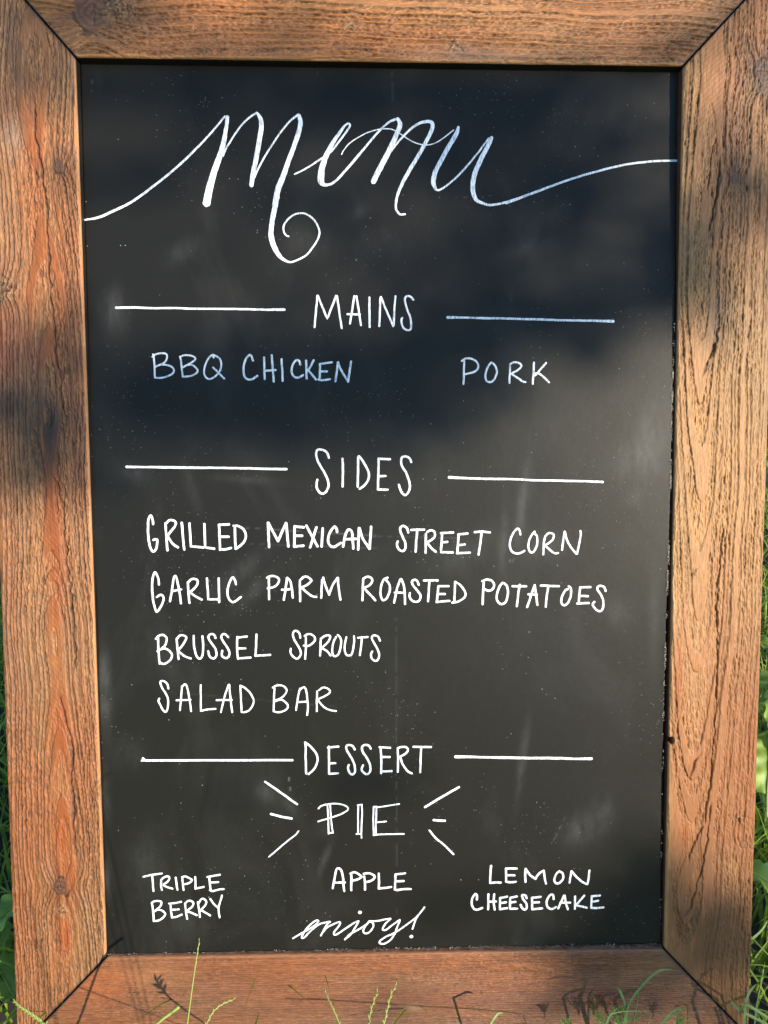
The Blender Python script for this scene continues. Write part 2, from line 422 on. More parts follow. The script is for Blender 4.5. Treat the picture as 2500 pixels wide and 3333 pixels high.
def S_(pts, wd, ax):
    o = []
    for a, b in pts:
        p = at(a, b); o.append((p[1], p[0]) if ax == 'y' else (p[0], p[1]))
    return (o, wd)
def ST(px, py, rl, rc, c, k, ax):
    p = at(px, py); return (p[1], p[0], rl, rc, c, k) if ax == 'y' else (p[0], p[1], rl, rc, c, k)
ORG_ = (.42, .105, .016)
left_cfg = dict(knots=[K(190, 540, .0062, 1.1, 'y'), K(198, 2890, .0085, 1.25, 'y'), K(-10, 940, .008, 1.5, 'y')],
    c0=at(178, 1900)[0], d0=.014, slope=.024, p=.0037, wob=.012, warp=.005, dn=.012, crack=.9, rough=1.1, alb=.445,
    tan=(.46, .222, .092), org=(.45, .165, .052), deep=(.44, .135, .03), grey=(.30, .175, .085), flatorg=.6, outer=(.20, .075, .03),
    splits=[S_([(195, 2250), (205, 2330), (232, 2400), (236, 2600), (245, 2800)], .0012, 'y'), S_([(178, 1540), (200, 1640), (215, 1800), (238, 2000), (245, 2200)], .0011, 'y'),
            S_([(110, 320), (118, 450), (140, 560), (152, 700), (160, 900), (185, 1150), (215, 1400)], .0008, 'y'), S_([(100, 480), (105, 540)], .001, 'y')],
    burr=[B_(203, 2965, .0045, 'y'), B_(30, 940, .009, 'y'), B_(195, 2680, .003, 'y')],
    stain_shade=[ST(175, 1640, .055, .0085, ORG_, .9, 'y'), ST(190, 1880, .05, .008, ORG_, .6, 'y'), ST(198, 2360, .035, .0075, ORG_, .95, 'y'), ST(200, 2720, .035, .008, ORG_, .95, 'y'), ST(215, 3050, .016, .005, (.40, .08, .01), .95, 'y'),
           ST(235, 2860, .03, .005, ORG_, .7, 'y'), ST(30, 1150, .03, .012, (.22, .04, .015), .6, 'y'), ST(115, 1150, .02, .01, (.20, .04, .018), .6, 'y'), ST(165, 1390, .05, .014, (.035, .025, .02), .85, 'y'), ST(60, 1330, .05, .03, (.05, .03, .02), .55, 'y'),  # darkest patches, here and next line: tree shade band put into the colour
           ST(250, 1300, .09, .012, (.06, .03, .02), .6, 'y'), ST(40, 440, .02, .01, (.45, .42, .38), .4, 'y'), ST(50, 200, .05, .010, (.10, .07, .045), .5, 'y')], saw=0.9)
right_cfg = dict(knots=[K(2490, 230, .011, 1.2, 'y'), K(2390, 580, .006, 1.2, 'y'), K(2420, 2750, .0038, 1.0, 'y'), K(2450, 2757, .003, 1., 'y'), K(2484, 290, .004, 1., 'y')],
    c0=at(2265, 1900)[0], d0=.044, slope=-.028, p=.0041, wob=.010, warp=.004, dn=.012, crack=.6, rough=.95, alb=.475, hue=(1.09, .975, .76),
    tan=(.56, .295, .118), org=(.52, .225, .080), deep=(.54, .235, .085), grey=(.42, .26, .115), flatorg=.7, outer=(.28, .12, .05),
    splits=[S_([(2230, 640), (2300, 620), (2330, 430)][::1], .0004, 'y'), S_([(2303, 770), (2325, 680), (2335, 600), (2345, 500)], .0009, 'y'), S_([(2280, 1235), (2305, 1180), (2335, 1100), (2345, 1000)], .0012, 'y'),
            S_([(2235, 2545), (2260, 2480), (2290, 2440)], .0012, 'y'), S_([(2236, 2818), (2260, 2740), (2295, 2680), (2310, 2560), (2330, 2300), (2335, 1900), (2360, 1700)], .0007, 'y'), S_([(2215, 3000), (2250, 2950), (2290, 2800), (2320, 2600)], .0006, 'y')],
    burr=[B_(2405, 2660, .006, 'y'), B_(2430, 2875, .0025, 'y'), B_(2260, 1860, .003, 'y')],
    stain_shade=[ST(2330, 2700, .17, .07, (.43, .165, .048), .85, 'y'), ST(2340, 3050, .10, .07, (.30, .13, .05), .6, 'y'), ST(2360, 1600, .12, .07, (.64, .36, .15), .5, 'y'), ST(2232, 2715, .013, .006, ORG_, .9, 'y'), ST(2210, 2180, .035, .0035, ORG_, .8, 'y'), ST(2213, 3015, .012, .004, (.26, .07, .015), .9, 'y'), ST(2440, 2450, .08, .012, (.40, .13, .03), .55, 'y'), ST(2330, 3000, .09, .03, (.17, .075, .03), .6, 'y'),  # broad pale patch at mid height: low-sun sheen put into the colour
           ST(2400, 500, .08, .03, (.14, .085, .05), .55, 'y'), ST(2330, 1020, .03, .02, (.06, .04, .03), .55, 'y'), ST(2480, 250, .04, .02, (.08, .05, .03), .6, 'y'), ST(2420, 2330, .10, .03, (.36, .13, .04), .45, 'y')], saw=-.75,  # dark patches high on the rail: tree shade put into the colour
    holes=[(*at(2183, 2411)[:2], .0036)])
top_cfg = dict(knots=[K(305, 42, .0170, 1.12, 'x')], c0=at(1700, -120)[1], d0=.05, slope=-.03, p=.0040, wob=.012, warp=.008, dn=.012, crack=.85, rough=1.2, alb=.50,
    tan=(.46, .230, .095), org=(.46, .19, .065), deep=(.46, .21, .075), grey=(.32, .19, .09), gb=.03, flatorg=.7, outer=(.20, .09, .04),
    burr=[B_(1140, 85, .0045, 'x'), B_(1485, 148, .0065, 'x'), B_(395, 30, .012, 'x')],
    stain_shade=[ST(2250, 25, .03, .006, (.42, .20, .08), .8, 'x'), ST(1500, 175, .05, .006, (.55, .42, .38), .3, 'x'), ST(210, 120, .03, .02, (.12, .075, .045), .5, 'x'), ST(470, 60, .03, .015, (.12, .075, .045), .5, 'x'), ST(640, 130, .09, .03, (.20, .11, .06), .4, 'x')], saw=.9)
bot_cfg = dict(knots=[], c0=at(1200, 4800)[1], d0=.004, slope=.01, p=.0021, wob=.004, warp=.003, dn=.004, jag=.0006, crack=.4, rough=.5, dusty=True, alb=.70,
    tan=(.27, .120, .050), org=(.27, .098, .034), deep=(.25, .085, .03), grey=(.17, .10, .06), flatorg=.3, outer=(.14, .06, .03), orb=.05,
    stain_shade=[ST(480, 3180, .03, .012, (.42, .22, .11), .35, 'x'), ST(330, 3200, .03, .02, (.34, .10, .025), .6, 'x'), ST(1500, 3260, .15, .02, (.13, .05, .03), .5, 'x'), ST(1950, 3290, .12, .02, (.11, .05, .03), .5, 'x'), ST(1350, 3280, .01, .004, (.4, .27, .15), .5, 'x')])  # two long dark patches: shade on the right part put into the colour
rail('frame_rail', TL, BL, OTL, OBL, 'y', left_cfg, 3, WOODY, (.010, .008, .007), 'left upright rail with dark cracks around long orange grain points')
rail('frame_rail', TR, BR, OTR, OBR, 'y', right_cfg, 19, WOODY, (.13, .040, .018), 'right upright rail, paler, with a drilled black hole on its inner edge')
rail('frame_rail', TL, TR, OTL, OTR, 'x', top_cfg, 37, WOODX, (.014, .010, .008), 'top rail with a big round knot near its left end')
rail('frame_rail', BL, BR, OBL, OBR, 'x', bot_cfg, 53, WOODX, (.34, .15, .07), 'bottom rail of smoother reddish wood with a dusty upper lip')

# ---- the chalkboard sheet, slightly bowed
def depth(x, y):
    """how far the sheet lies behind the front face"""
    t = np.clip(y / .87, 0, 1.0)
    r = np.interp(t, [0, .1, .2, .5, .62, .72, .8, .9, 1.0], [.0062, .0064, .0066, .0046, .0044, .0058, .0088, .0112, .0124])
    l = np.interp(t, [0, .3, .6, 1.0], [.0050, .0060, .0080, .0125])
    s = np.clip((x + .28) / .56, 0, 1)
    return l * (1 - s) + r * s
def onpanel(px, py, lift=0.0):
    p = at(px, py, -.007)
    for _ in range(4):
        z = -depth(p[..., 0], p[..., 1]) + lift
        d = ray(px, py); t = (z - CAMB[2]) / d[..., 2]; p = CAMB + d * t[..., None]
    return p
lefts = [(262, 170), (262, 200), (272, 600), (284, 1000), (292, 1400), (305, 1800), (313, 1950), (336, 2700), (346, 3060), (347, 3125)]
rights = [(2214, 180), (2211, 219), (2209, 600), (2200, 950), (2189, 1300), (2183, 1600), (2180, 1700), (2161, 2300), (2157, 2600), (2151, 3060), (2150, 3100)]
pl = np.array([onpanel(*map(np.float64, p)) if False else onpanel(np.array([p[0]]), np.array([p[1]]))[0] for p in lefts])
pr = np.array([onpanel(np.array([p[0]]), np.array([p[1]]))[0] for p in rights])
ytop = onpanel(np.array([262., 2211.]), np.array([190., 217.]))[:, 1]
ybot = onpanel(np.array([347., 2150.]), np.array([3106., 3070.]))[:, 1]
nx, ny = 420, 620
gu = np.linspace(0, 1, nx); gv = np.linspace(0, 1, ny)
GU, GV = np.meshgrid(gu, gv, indexing='ij')
yb = ybot[0] * (1 - GU) + ybot[1] * GU; yt = ytop[0] * (1 - GU) + ytop[1] * GU
Yp = yb * (1 - GV) + yt * GV
xl = np.interp(Yp, pl[::-1, 1], pl[::-1, 0]); xr = np.interp(Yp, pr[::-1, 1], pr[::-1, 0])
jag = (fbm(Yp * 900, Yp * 0, 5, 2) - .5) * .0009 * (GU == 1)
Xp = xl * (1 - GU) + (xr + jag) * GU
Zp = -depth(Xp, Yp) + .00005 * (fbm(Xp * 300, Yp * 300, 77, 2) - .5)
# rubbed-in chalk: (px, py, rx, ry, angle, strength)
chalk = np.zeros_like(Xp)
for (cx, cy, rx, ry, an, k) in [(370, 1010, 40, 60, 0, .10), (1010, 790, 60, 40, .3, .05), (1170, 690, 30, 22, -.6, .06), (600, 820, 60, 35, -.6, .05), (1720, 800, 90, 30, -.3, .05), (1800, 700, 60, 25, -.6, .04),
        (2120, 1420, 60, 120, .1, .09), (2060, 1500, 90, 60, 0, .08), (1700, 1640, 18, 130, .12, .10), (1640, 1760, 14, 110, .05, .08), (2060, 1620, 30, 30, 0, .05), (1500, 1800, 120, 60, -.5, .05), (1780, 1780, 90, 50, 0, .05),
        (770, 1870, 30, 120, .9, .06), (830, 1920, 25, 90, .8, .06), (620, 1580, 20, 90, -.3, .04), (800, 1560, 110, 14, .08, .05), (440, 1540, 60, 30, .2, .05), (1700, 2480, 14, 130, .12, .09), (1890, 2700, 60, 50, -.6, .10), (1960, 2650, 40, 60, 0, .06),
        (340, 2250, 22, 120, 0, .16), (345, 2600, 14, 90, 0, .08), (350, 2850, 12, 60, 0, .10), (860, 2580, 40, 30, .8, .07), (940, 2620, 50, 20, .9, .05), (1060, 2790, 12, 60, .35, .08), (1050, 2700, 30, 30, 0, .03), (420, 2450, 60, 60, 0, .04),
        (2010, 1990, 50, 50, 0, .06), (2130, 2000, 20, 160, 0, .05), (620, 3000, 80, 60, 0, .03), (470, 2800, 60, 110, 0, .04), (1500, 1500, 400, 160, -.2, .012), (1700, 2000, 350, 250, 0, .012)]:
    c0 = onpanel(np.array([float(cx)]), np.array([float(cy)]))[0]; s = .000275
    dx = (Xp - c0[0]) / s; dy = -(Yp - c0[1]) / s
    a1 = dx * math.cos(an) + dy * math.sin(an); b1 = -dx * math.sin(an) + dy * math.cos(an)
    chalk += k * np.exp(-(a1 / rx) ** 2 - (b1 / ry) ** 2)
# thin scratches
for (x0, y0, x1, y1, k) in [(800, 1718, 1230, 1745, .16), (1230, 1745, 1500, 1752, .10), (815, 1770, 1230, 1785, .07), (1290, 2010, 1291, 2990, .07), (941, 2532, 945, 2575, .35), (1277, 200, 1279, 330, .12), (300, 260, 298, 300, .15), (1840, 2660, 1800, 2740, .10), (520, 2250, 1100, 2300, .05), (1660, 1820, 1655, 1850, .3), (1672, 1818, 1667, 1845, .25), (1290, 190, 1291, 215, .2)]:
    p0 = onpanel(np.array([float(x0), x1]), np.array([float(y0), y1])); d = p0[1, :2] - p0[0, :2]; L = np.hypot(*d); d /= L
    t = (Xp - p0[0, 0]) * d[0] + (Yp - p0[0, 1]) * d[1]; e = np.abs((Xp - p0[0, 0]) * d[1] - (Yp - p0[0, 1]) * d[0])
    chalk += k * np.exp(-(e / .0007) ** 2) * (t > 0) * (t < L) * (vn(t * 180, t * 0, 31) > .3)
idx = np.arange(nx * ny).reshape(nx, ny)
fq = np.stack([idx[:-1, :-1], idx[1:, :-1], idx[1:, 1:], idx[:-1, 1:]], -1).reshape(-1, 4)
Vp = np.stack([Xp, Yp, Zp], -1).reshape(-1, 3)
def backskirt(ids, flip, n0):
    r = Vp[ids].copy(); r[:, 2] -= .003; cur = np.arange(n0, n0 + len(ids))
    f = np.stack([ids[:-1], ids[1:], cur[1:], cur[:-1]], -1); return r, (f[:, ::-1] if flip else f)
n0 = nx * ny; VS = [Vp]; FS = [fq]
for ids, fl in ((idx[:, 0], True), (idx[:, -1], False), (idx[0, :], False), (idx[-1, :], True)):
    r, f = backskirt(ids, fl, n0); VS.append(r); FS.append(f); n0 += len(ids)
ext = np.concatenate([chalk.ravel(), np.zeros(n0 - nx * ny)])
panel = mesh('chalkboard_panel', np.concatenate(VS), np.concatenate(FS), PANEL, board, True, extra={'chalk': ext})
# backing board behind the sheet closes the gap
cx0, cx1, cy0, cy1 = BL[0] - .02, TR[0] + .02, BL[1] - .02, TL[1] + .02
bk = MB(); z0, z1 = -.026, -.032
bk.add([(cx0, cy0, z0), (cx1, cy0, z0), (cx1, cy1, z0), (cx0, cy1, z0), (cx0, cy0, z1), (cx1, cy0, z1), (cx1, cy1, z1), (cx0, cy1, z1)], [[0, 1, 2, 3], [7, 6, 5, 4], [0, 4, 5, 1], [1, 5, 6, 2], [2, 6, 7, 3], [3, 7, 4, 0]])
bk.build('backing_sheet', BLACKPAINT, board, False)

# ------------------------------------------------------------------ lettering: paint strokes lying on the sheet
LIFT = [.00012]
def stroke(mb, pts, wid, smooth=True):
    """pts in photo pixels on the sheet; wid = stroke width in photo pixels (number or list)"""
    P = np.asarray(pts, float); Wd = np.broadcast_to(np.asarray(wid, float), (len(P),))
    if smooth and len(P) > 2: D = crom(np.c_[P, Wd], 7)
    else:
        D = []
        for i in range(len(P) - 1):
            n = max(2, int(np.hypot(*(P[i + 1] - P[i])) / 10))
            for k in range(n): D.append(np.r_[P[i] + (P[i + 1] - P[i]) * k / n, Wd[i] + (Wd[i + 1] - Wd[i]) * k / n])
        D.append(np.r_[P[-1], Wd[-1]]); D = np.array(D)
    keep = [0]
    for i in range(1, len(D)):
        if np.hypot(*(D[i, :2] - D[keep[-1], :2])) > 1.0: keep.append(i)
    D = D[keep]
    s = .0002755
    B = onpanel(D[:, 0], D[:, 1])[:, :2]; R = D[:, 2] * s * .425
    L = np.r_[0, np.cumsum(np.hypot(*np.diff(B, axis=0).T))]
    sd = random.random() * 50
    R = R * (.96 + .09 * vn(L * 500 + sd, L * 0, 9))
    B = B + (np.stack([vn(L * 250 + sd, L * 0, 3), vn(L * 250 + sd, L * 0, 4)], -1) - .5) * .00022
    T = np.gradient(B, axis=0); T /= np.linalg.norm(T, axis=1)[:, None] + 1e-12; Nn = np.stack([-T[:, 1], T[:, 0]], -1)
    lift = LIFT[0]; LIFT[0] += .000004
    offs = [-1, -.86, -.4, 0, .4, .86, 1]; hs = [0, .7, 1, .92, 1, .7, 0]
    V = []
    n = len(B)
    rows = []
    def row(c, r, nn, k):
        out = []
        for o, hh in zip(offs, hs):
            q = c + nn * r * o; out.append((q[0], q[1], -depth(q[0], q[1]) + lift * .2 + hh * lift * k))
        return out
    # round caps
    for a in (0.02, .5, .8, .95):
        sft = R[0] * (1 - a) ** 1.0; w_ = math.sqrt(max(0, 1 - (1 - a) ** 2))
        rows.append(row(B[0] - T[0] * R[0] * (1 - a), R[0] * w_, Nn[0], 1))
    for i in range(n): rows.append(row(B[i], R[i], Nn[i], 1))
    for a in (.95, .8, .5, .02):
        w_ = math.sqrt(max(0, 1 - (1 - a) ** 2)); rows.append(row(B[-1] + T[-1] * R[-1] * (1 - a), R[-1] * w_, Nn[-1], 1))
    k = len(offs); V = [p for r in rows for p in r]
    Fc = [[i * k + j, (i + 1) * k + j, (i + 1) * k + j + 1, i * k + j + 1] for i in range(len(rows) - 1) for j in range(k - 1)]
    Fc = [f[::-1] for f in Fc]
    mb.add(V, Fc)
    LIFT[0] = min(LIFT[0], .00030)

def P_(s):
    return [tuple(float(q) for q in t.split(',')) for t in s.split()]
def word(x0, y0, sc, wd, text, label, counts):
    """strokes split by '/' ; '-' at the start = straight line; counts = strokes per letter"""
    root = bpy.data.objects.new('lettering', None); COL.objects.link(root); root.parent = board; root['label'] = label; root.empty_display_size = .02
    LIFT[0] = .00012; todo = [int(c) for c in counts]; mb = MB(); k = 0
    sts = [s for s in text.replace('\n', ' ').split('/') if s.strip()]
    assert len(sts) == sum(todo), (label, len(sts), sum(todo))
    for st in sts:
        st = st.strip()
        if not st: continue
        w_ = wd
        sm = True
        if st[0] == '-': sm = False; st = st[1:]
        if st[0] == '=': h, st = st[1:].split(' ', 1); w_ = float(h)
        pp = P_(st)
        wl = [(q[2] if len(q) > 2 else w_) / sc for q in pp]
        stroke(mb, [(x0 + q[0] / sc, y0 + q[1] / sc) for q in pp], wl, sm)
        k += 1
        if k == todo[0]: mb.build('letter', PAINT, root); mb = MB(); k = 0; todo.pop(0)
    return root
PRE = 'white '
word(1000, 940, 4.608, 36, """-152,105 108,575/-158,105 300,450 432,105/-445,110 518,590/-705,110 640,525/-738,110 805,545/-600,382 790,385/-930,130 935,575/
-1098,130 1080,560/1105,125 1180,310 1290,560/-1297,545 1305,330 1323,112/1592,165 1560,125 1510,108 1470,130 1465,190 1500,310 1545,430 1560,540 1545,610 1500,620 1450,590 1415,520 1412,460 1425,435""", 'section heading MAINS in tall white capitals', '33131')
word(480, 1130, 4.74, 34, """85,110 97,160 108,300 115,470/75,150 130,110 230,92 290,110 300,170 270,230 200,270 125,300/125,305 200,272 300,275 380,310 410,360 370,420 270,460 180,475 120,472/
500,145 515,200 530,330 545,455/505,150 560,125 640,125 710,145 740,180 700,225 620,270 545,310/545,312 620,275 690,275 750,320 775,365 740,410 660,445 545,455/
1010,115 950,160 900,250 872,370 890,450 940,490 1000,480 1070,430 1120,360 1138,270 1120,190 1070,145 1020,125 1022,160/-1012,315 1100,400 1185,485""", 'word BBQ in thin white capitals', '332')
word(780, 1130, 4.366, 36, """188,190 170,130 140,112 95,160 62,240 55,330 75,420 120,460 180,455 250,408/-347,145 355,455/-455,115 485,490/-360,335 510,325/-597,170 612,480/
862,250 850,205 815,182 775,215 742,290 745,370 785,425 840,430 905,395/-945,190 953,445/1055,185 1020,250 975,325/975,330 1030,390 1085,460/-1140,240 1315,213/-1142,240 1138,465/-1150,345 1240,345/1120,460 1180,470 1285,455/
-1397,215 1362,485/1400,215 1430,300 1480,390 1540,490/-1540,490 1582,205""", 'word CHICKEN in thin white capitals', '1311343')
word(1480, 1140, 4.88, 38, """-150,165 142,535/112,170 170,132 250,130 330,165 372,230 360,300 290,350 170,380/580,195 535,250 500,330 485,410 505,480 550,505 605,490 650,420 670,340 655,270 615,215 580,195/
-880,230 868,520/880,220 940,192 1000,195 1050,225 1055,265 1000,315 895,370/900,375 1000,440 1070,490 1125,505/-1260,195 1240,535/-1450,200 1310,365 1275,400/1285,365 1340,370 1420,430 1500,510""", 'word PORK in thin white capitals', '2133')
word(1000, 1440, 4.608, 40, """325,230 300,160 250,120 185,105 145,125 132,180 150,260 200,360 260,460 305,560 318,650 290,730 235,770 185,750 145,690 138,620 152,560/528,245 535,400 530,660/
-765,215 757,665/775,205 840,290 900,400 925,490 905,580 850,650 785,695/-1072,240 1060,700/-1070,245 1240,252/-1090,505 1175,502/-1060,705 1205,710/
1560,295 1535,240 1480,212 1425,220 1405,270 1420,350 1480,450 1520,560 1540,660 1520,740 1470,790 1420,755 1390,690 1375,635""", 'section heading SIDES in tall white capitals', '11241')
word(460, 1660, 4.608, 42, """177,210 168,140 140,80 110,130 100,240 100,350 115,480 140,580 178,622 215,590 235,520 240,450 215,440 180,448/362,200 372,350 390,605/370,200 420,155 480,155 518,190 500,250 450,310 390,390/395,400 450,480 500,530 550,560/
-605,190 642,590/-722,200 742,545 930,562/-945,210 957,560 1095,580/1165,225 1172,400 1180,595/-1165,222 1315,215/-1180,400 1310,400/1180,592 1260,590 1345,570/-1400,240 1412,580/1385,238 1450,240 1530,290 1568,370 1550,460 1490,530 1415,582""", 'word GRILLED in white capitals', '1311142')
word(850, 1680, 4.366, 42, """-97,95 112,440/-100,95 240,355/-240,350 352,100/-355,100 387,430/-475,145 470,430/-478,145 605,158/-490,280 580,278/-470,432 600,420/-642,135 800,430/-785,160 695,445/-875,175 858,430/
1078,225 1068,175 1040,150 995,200 960,280 952,350 975,415 1030,437 1080,415 1130,380/1165,430 1180,330 1210,230 1245,190 1285,220 1300,330 1308,460/-1185,328 1350,322/-1390,170 1377,475/1395,170 1440,310 1540,465/-1540,462 1562,150""", 'word MEXICAN in white capitals', '4421123')
word(1270, 1690, 4.74, 42, """280,205 260,140 205,102 160,125 158,190 200,290 235,380 232,450 195,492 145,475 110,420 105,370 118,340/-325,165 525,160/420,155 405,300 392,500/-550,225 545,515/572,195 625,172 675,190 690,250 650,310 570,355/575,370 640,450 700,500/
-800,220 785,470/-785,215 970,205/-800,358 880,350/-785,508 965,512/-1055,235 1035,520/-1050,235 1195,220/-1060,400 1150,390/-1030,525 1230,515/1305,200 1420,192 1540,205/1410,200 1385,400 1362,545""", 'word STREET in white capitals', '123442')
word(1640, 1700, 5.925, 48, """318,235 300,150 265,122 205,170 150,270 118,380 118,480 165,570 240,600 320,590 400,550/595,180 540,240 490,340 472,450 490,550 535,582 590,550 635,440 645,320 630,250 590,220/800,260 770,400 762,620/800,270 850,215 910,210 960,245 945,330 880,390 800,440/
800,460 900,540 980,595 1045,595/1170,180 1145,350 1120,530/1175,180 1210,320 1290,480 1400,610/1410,610 1450,420 1482,250 1475,165""", 'word CORN in white capitals', '1133')
word(480, 1840, 5.184, 44, """193,325 180,220 130,118 95,180 80,300 80,450 100,620 140,760 160,780 210,720 265,610 272,540 240,500 200,505 155,535/380,610 410,430 440,230 465,180 495,230 535,430 565,640/-430,435 570,408/680,285 690,450 708,635/690,280 740,235 790,228 840,250 840,320 790,390 715,450/725,460 820,530 915,580/
-1003,220 1015,400 1025,575 1190,572/-1200,220 1210,620/1490,320 1475,250 1440,205 1400,250 1360,360 1350,460 1370,560 1430,620 1490,600 1575,535""", 'word GARLIC in white capitals', '123111')
word(850, 1860, 5.925, 50, """-148,130 152,535/115,120 180,88 260,92 330,130 345,180 300,260 230,305 130,325/495,130 470,340 435,545/505,120 560,190 590,320 608,505/400,352 480,350 580,340/-745,170 750,575/765,155 820,105 890,105 960,160 960,195 880,260 775,310/790,325 900,420 980,475 1065,490/
-1172,165 1157,510/1195,120 1235,260 1310,450/1310,445 1380,260 1470,125/1480,125 1490,300 1530,545""", 'word PARM in white capitals', '2334')
word(1160, 1860, 4.484, 38, """-97,115 88,420/100,105 160,75 215,95 230,140 190,200 115,240/120,250 200,340 275,420/455,92 400,120 360,210 350,320 370,400 400,420 450,380 485,280 480,190 430,120/550,455 590,260 640,115/655,112 690,200 705,330 708,475/-560,308 710,312/
910,195 885,140 845,122 810,150 830,210 890,280 935,350 920,420 870,443 810,425 775,370 780,315/-985,132 1185,130/-1065,135 1045,435/-1195,215 1175,440/-1195,215 1345,215/-1200,330 1290,330/-1170,445 1360,428/-1440,155 1428,440/1440,150 1510,195 1570,270 1590,350 1540,410 1470,445 1400,455""", 'word ROASTED in white capitals', '3131242')
word(1550, 1870, 3.77, 33, """-92,75 78,365/75,80 130,62 190,75 220,125 200,180 150,200 105,180/325,100 290,140 255,230 252,300 280,350 320,362 365,330 388,240 380,150 345,108/-445,143 615,145/533,125 515,250 498,390/-715,130 625,400/-718,130 750,375/-640,243 745,247/-790,135 1015,143/885,145 865,260 852,395/
1125,178 1090,200 1050,280 1045,350 1085,377 1130,340 1160,250 1160,170 1135,145/-1275,160 1255,355/-1275,158 1400,155/-1260,262 1370,265/-1240,355 1380,350/1588,200 1570,155 1530,140 1492,150 1490,190 1530,250 1560,330 1555,410 1520,450 1470,430 1428,370 1450,335""", 'word POTATOES in white capitals', '21232141')
word(490, 2050, 4.1475, 34, """100,100 108,300 122,455/70,120 110,80 170,68 215,110 205,190 150,250 95,290/110,275 190,250 260,290 288,350 255,420 180,460 125,440/352,120 362,250 378,395/352,130 390,80 440,75 482,105 450,180 380,270/385,295 460,355 545,388/583,80 588,230 620,350 665,390 700,340 710,200 700,85/
877,110 860,70 820,55 785,80 785,120 830,190 875,260 890,340 850,388 800,360 775,285/1048,97 1010,62 980,58 955,90 975,150 1030,230 1065,310 1045,370 1000,380 962,340 970,280/1170,95 1168,250 1180,390/-1175,105 1300,90/-1180,248 1280,252/-1180,385 1350,375/-1428,60 1425,220 1415,350/-1415,350 1615,338""", 'word BRUSSEL in white capitals', '3311142')
word(930, 2040, 5.184, 40, """248,185 230,110 185,70 140,75 120,130 145,220 200,310 245,400 250,480 190,540 120,500 80,430 85,370/340,180 338,380 328,540/320,155 370,125 430,130 485,175 488,235 430,295 370,325 305,318/-590,200 580,490/600,200 650,160 710,145 750,160 730,230 680,290 605,355/610,365 690,410 760,485/
848,170 810,250 785,370 790,460 830,500 885,465 920,370 935,250 915,180 875,140/1022,175 1000,280 995,400 1020,470 1070,485 1115,460 1140,350 1155,240 1150,160/-1220,185 1385,172/1285,175 1270,330 1250,480/1590,235 1560,170 1510,145 1465,155 1455,200 1500,290 1560,410 1575,500 1545,565 1500,575 1450,530 1437,460 1460,415""", 'word SPROUTS in white capitals', '1231121')
word(500, 2200, 4.879, 36, """235,200 215,130 170,85 120,80 105,110 130,180 190,280 225,360 230,470 210,550 185,572 140,530 100,450 75,400 90,360/450,160 440,300 418,545/460,165 490,135 520,150 550,260 595,560/-360,388 585,380/-747,145 750,555/750,555 840,535 985,522/
1190,140 1130,320 1068,575/1200,140 1215,300 1247,575/-1000,385 1240,380/1378,155 1388,400 1398,575/1378,155 1450,190 1530,270 1585,370 1580,450 1520,540 1450,575 1398,575""", 'word SALAD in thin white capitals', '13232')
word(870, 2210, 6.9125, 50, """158,200 150,500 140,730/125,195 200,150 290,140 370,165 430,230 430,290 370,380 290,440 165,480/165,500 300,465 380,500 450,570 460,640 400,705 290,745 200,745 145,725/735,210 690,400 648,700/740,240 800,190 850,200 885,320 905,500 915,620 895,810/-700,520 880,510/
1122,275 1112,480 1113,725/1165,250 1230,200 1300,192 1380,230 1410,290 1340,360 1140,455/1140,480 1230,590 1340,670 1450,710 1545,722""", 'word BAR in thin white capitals', '333')
word(970, 2400, 3.687, 31, """90,60 92,250 97,435/85,60 150,110 215,190 235,260 215,340 175,400 125,440/-370,110 372,300 372,435/-358,122 485,110/-385,312 450,308/-372,438 480,432/680,145 655,105 620,92 585,100 580,140 610,200 660,280 682,360 680,420 650,445 615,420 600,370 610,330/
872,135 845,98 800,90 768,115 775,170 820,240 860,320 868,400 830,442 785,420 762,380 780,335/-992,125 1000,280 998,430/-978,118 1105,125/-1010,235 1100,237/-1000,410 1125,405/1195,130 1200,250 1197,415/1195,128 1240,115 1300,120 1318,155 1290,195 1220,235/1225,240 1260,330 1310,400 1365,432/-1385,113 1595,117/1478,115 1470,260 1465,420""", 'section heading DESSERT in tall white capitals', '2411432')
word(1010, 2590, 5.027, 33, """135,210 180,165 280,138 420,128 540,150 610,190 605,240 500,300 350,355 130,420/280,160 290,300 298,620/325,160 335,350 350,480 368,605/-300,615 365,600/785,155 780,350 782,620/840,145 848,300 835,500 838,690/-775,155 845,145/-755,625 820,625/
1035,180 1030,400 1035,640/1083,180 1075,400 1068,640/-1035,180 1090,178/-1095,190 1260,165 1455,135/-1080,435 1240,420/1035,645 1150,632 1530,625""", 'word PIE in double-stroked white capitals', '446')
word(460, 2820, 5.925, 46, """-40,200 210,160 400,138/212,175 222,330 235,475/380,260 380,350 395,455/380,260 430,215 500,190 540,215 520,280 430,345/430,365 500,400 600,430/-660,215 695,450/790,210 800,340 815,455/785,205 850,195 920,225 975,265 920,320 830,345/-1038,205 1045,430/-1045,430 1205,395/
1310,205 1322,350 1335,460/1270,205 1400,180 1515,160/-1340,310 1485,305/1320,460 1380,475 1500,445 1595,440""", 'word TRIPLE in bold white capitals', '231224')
word(460, 2820, 5.925, 46, """205,700 225,850 240,1055/205,700 260,670 340,670 385,690 370,760 300,830 225,880/225,880 300,840 380,845 450,890 455,940 390,1010 320,1045 240,1055/560,720 570,850 590,985/540,715 660,705 770,680/-590,835 720,830/590,985 680,970 780,930/845,720 855,850 885,1010/840,715 890,670 950,665 1005,700 985,770 930,820 870,870/880,870 960,890 1070,940/
1090,690 1110,830 1130,975/1110,700 1150,635 1200,625 1255,680 1230,750 1140,850/1150,840 1220,880 1330,950/1330,630 1400,730 1480,800/1555,560 1500,750 1490,850 1508,985""", 'word BERRY in bold white capitals', '34332')
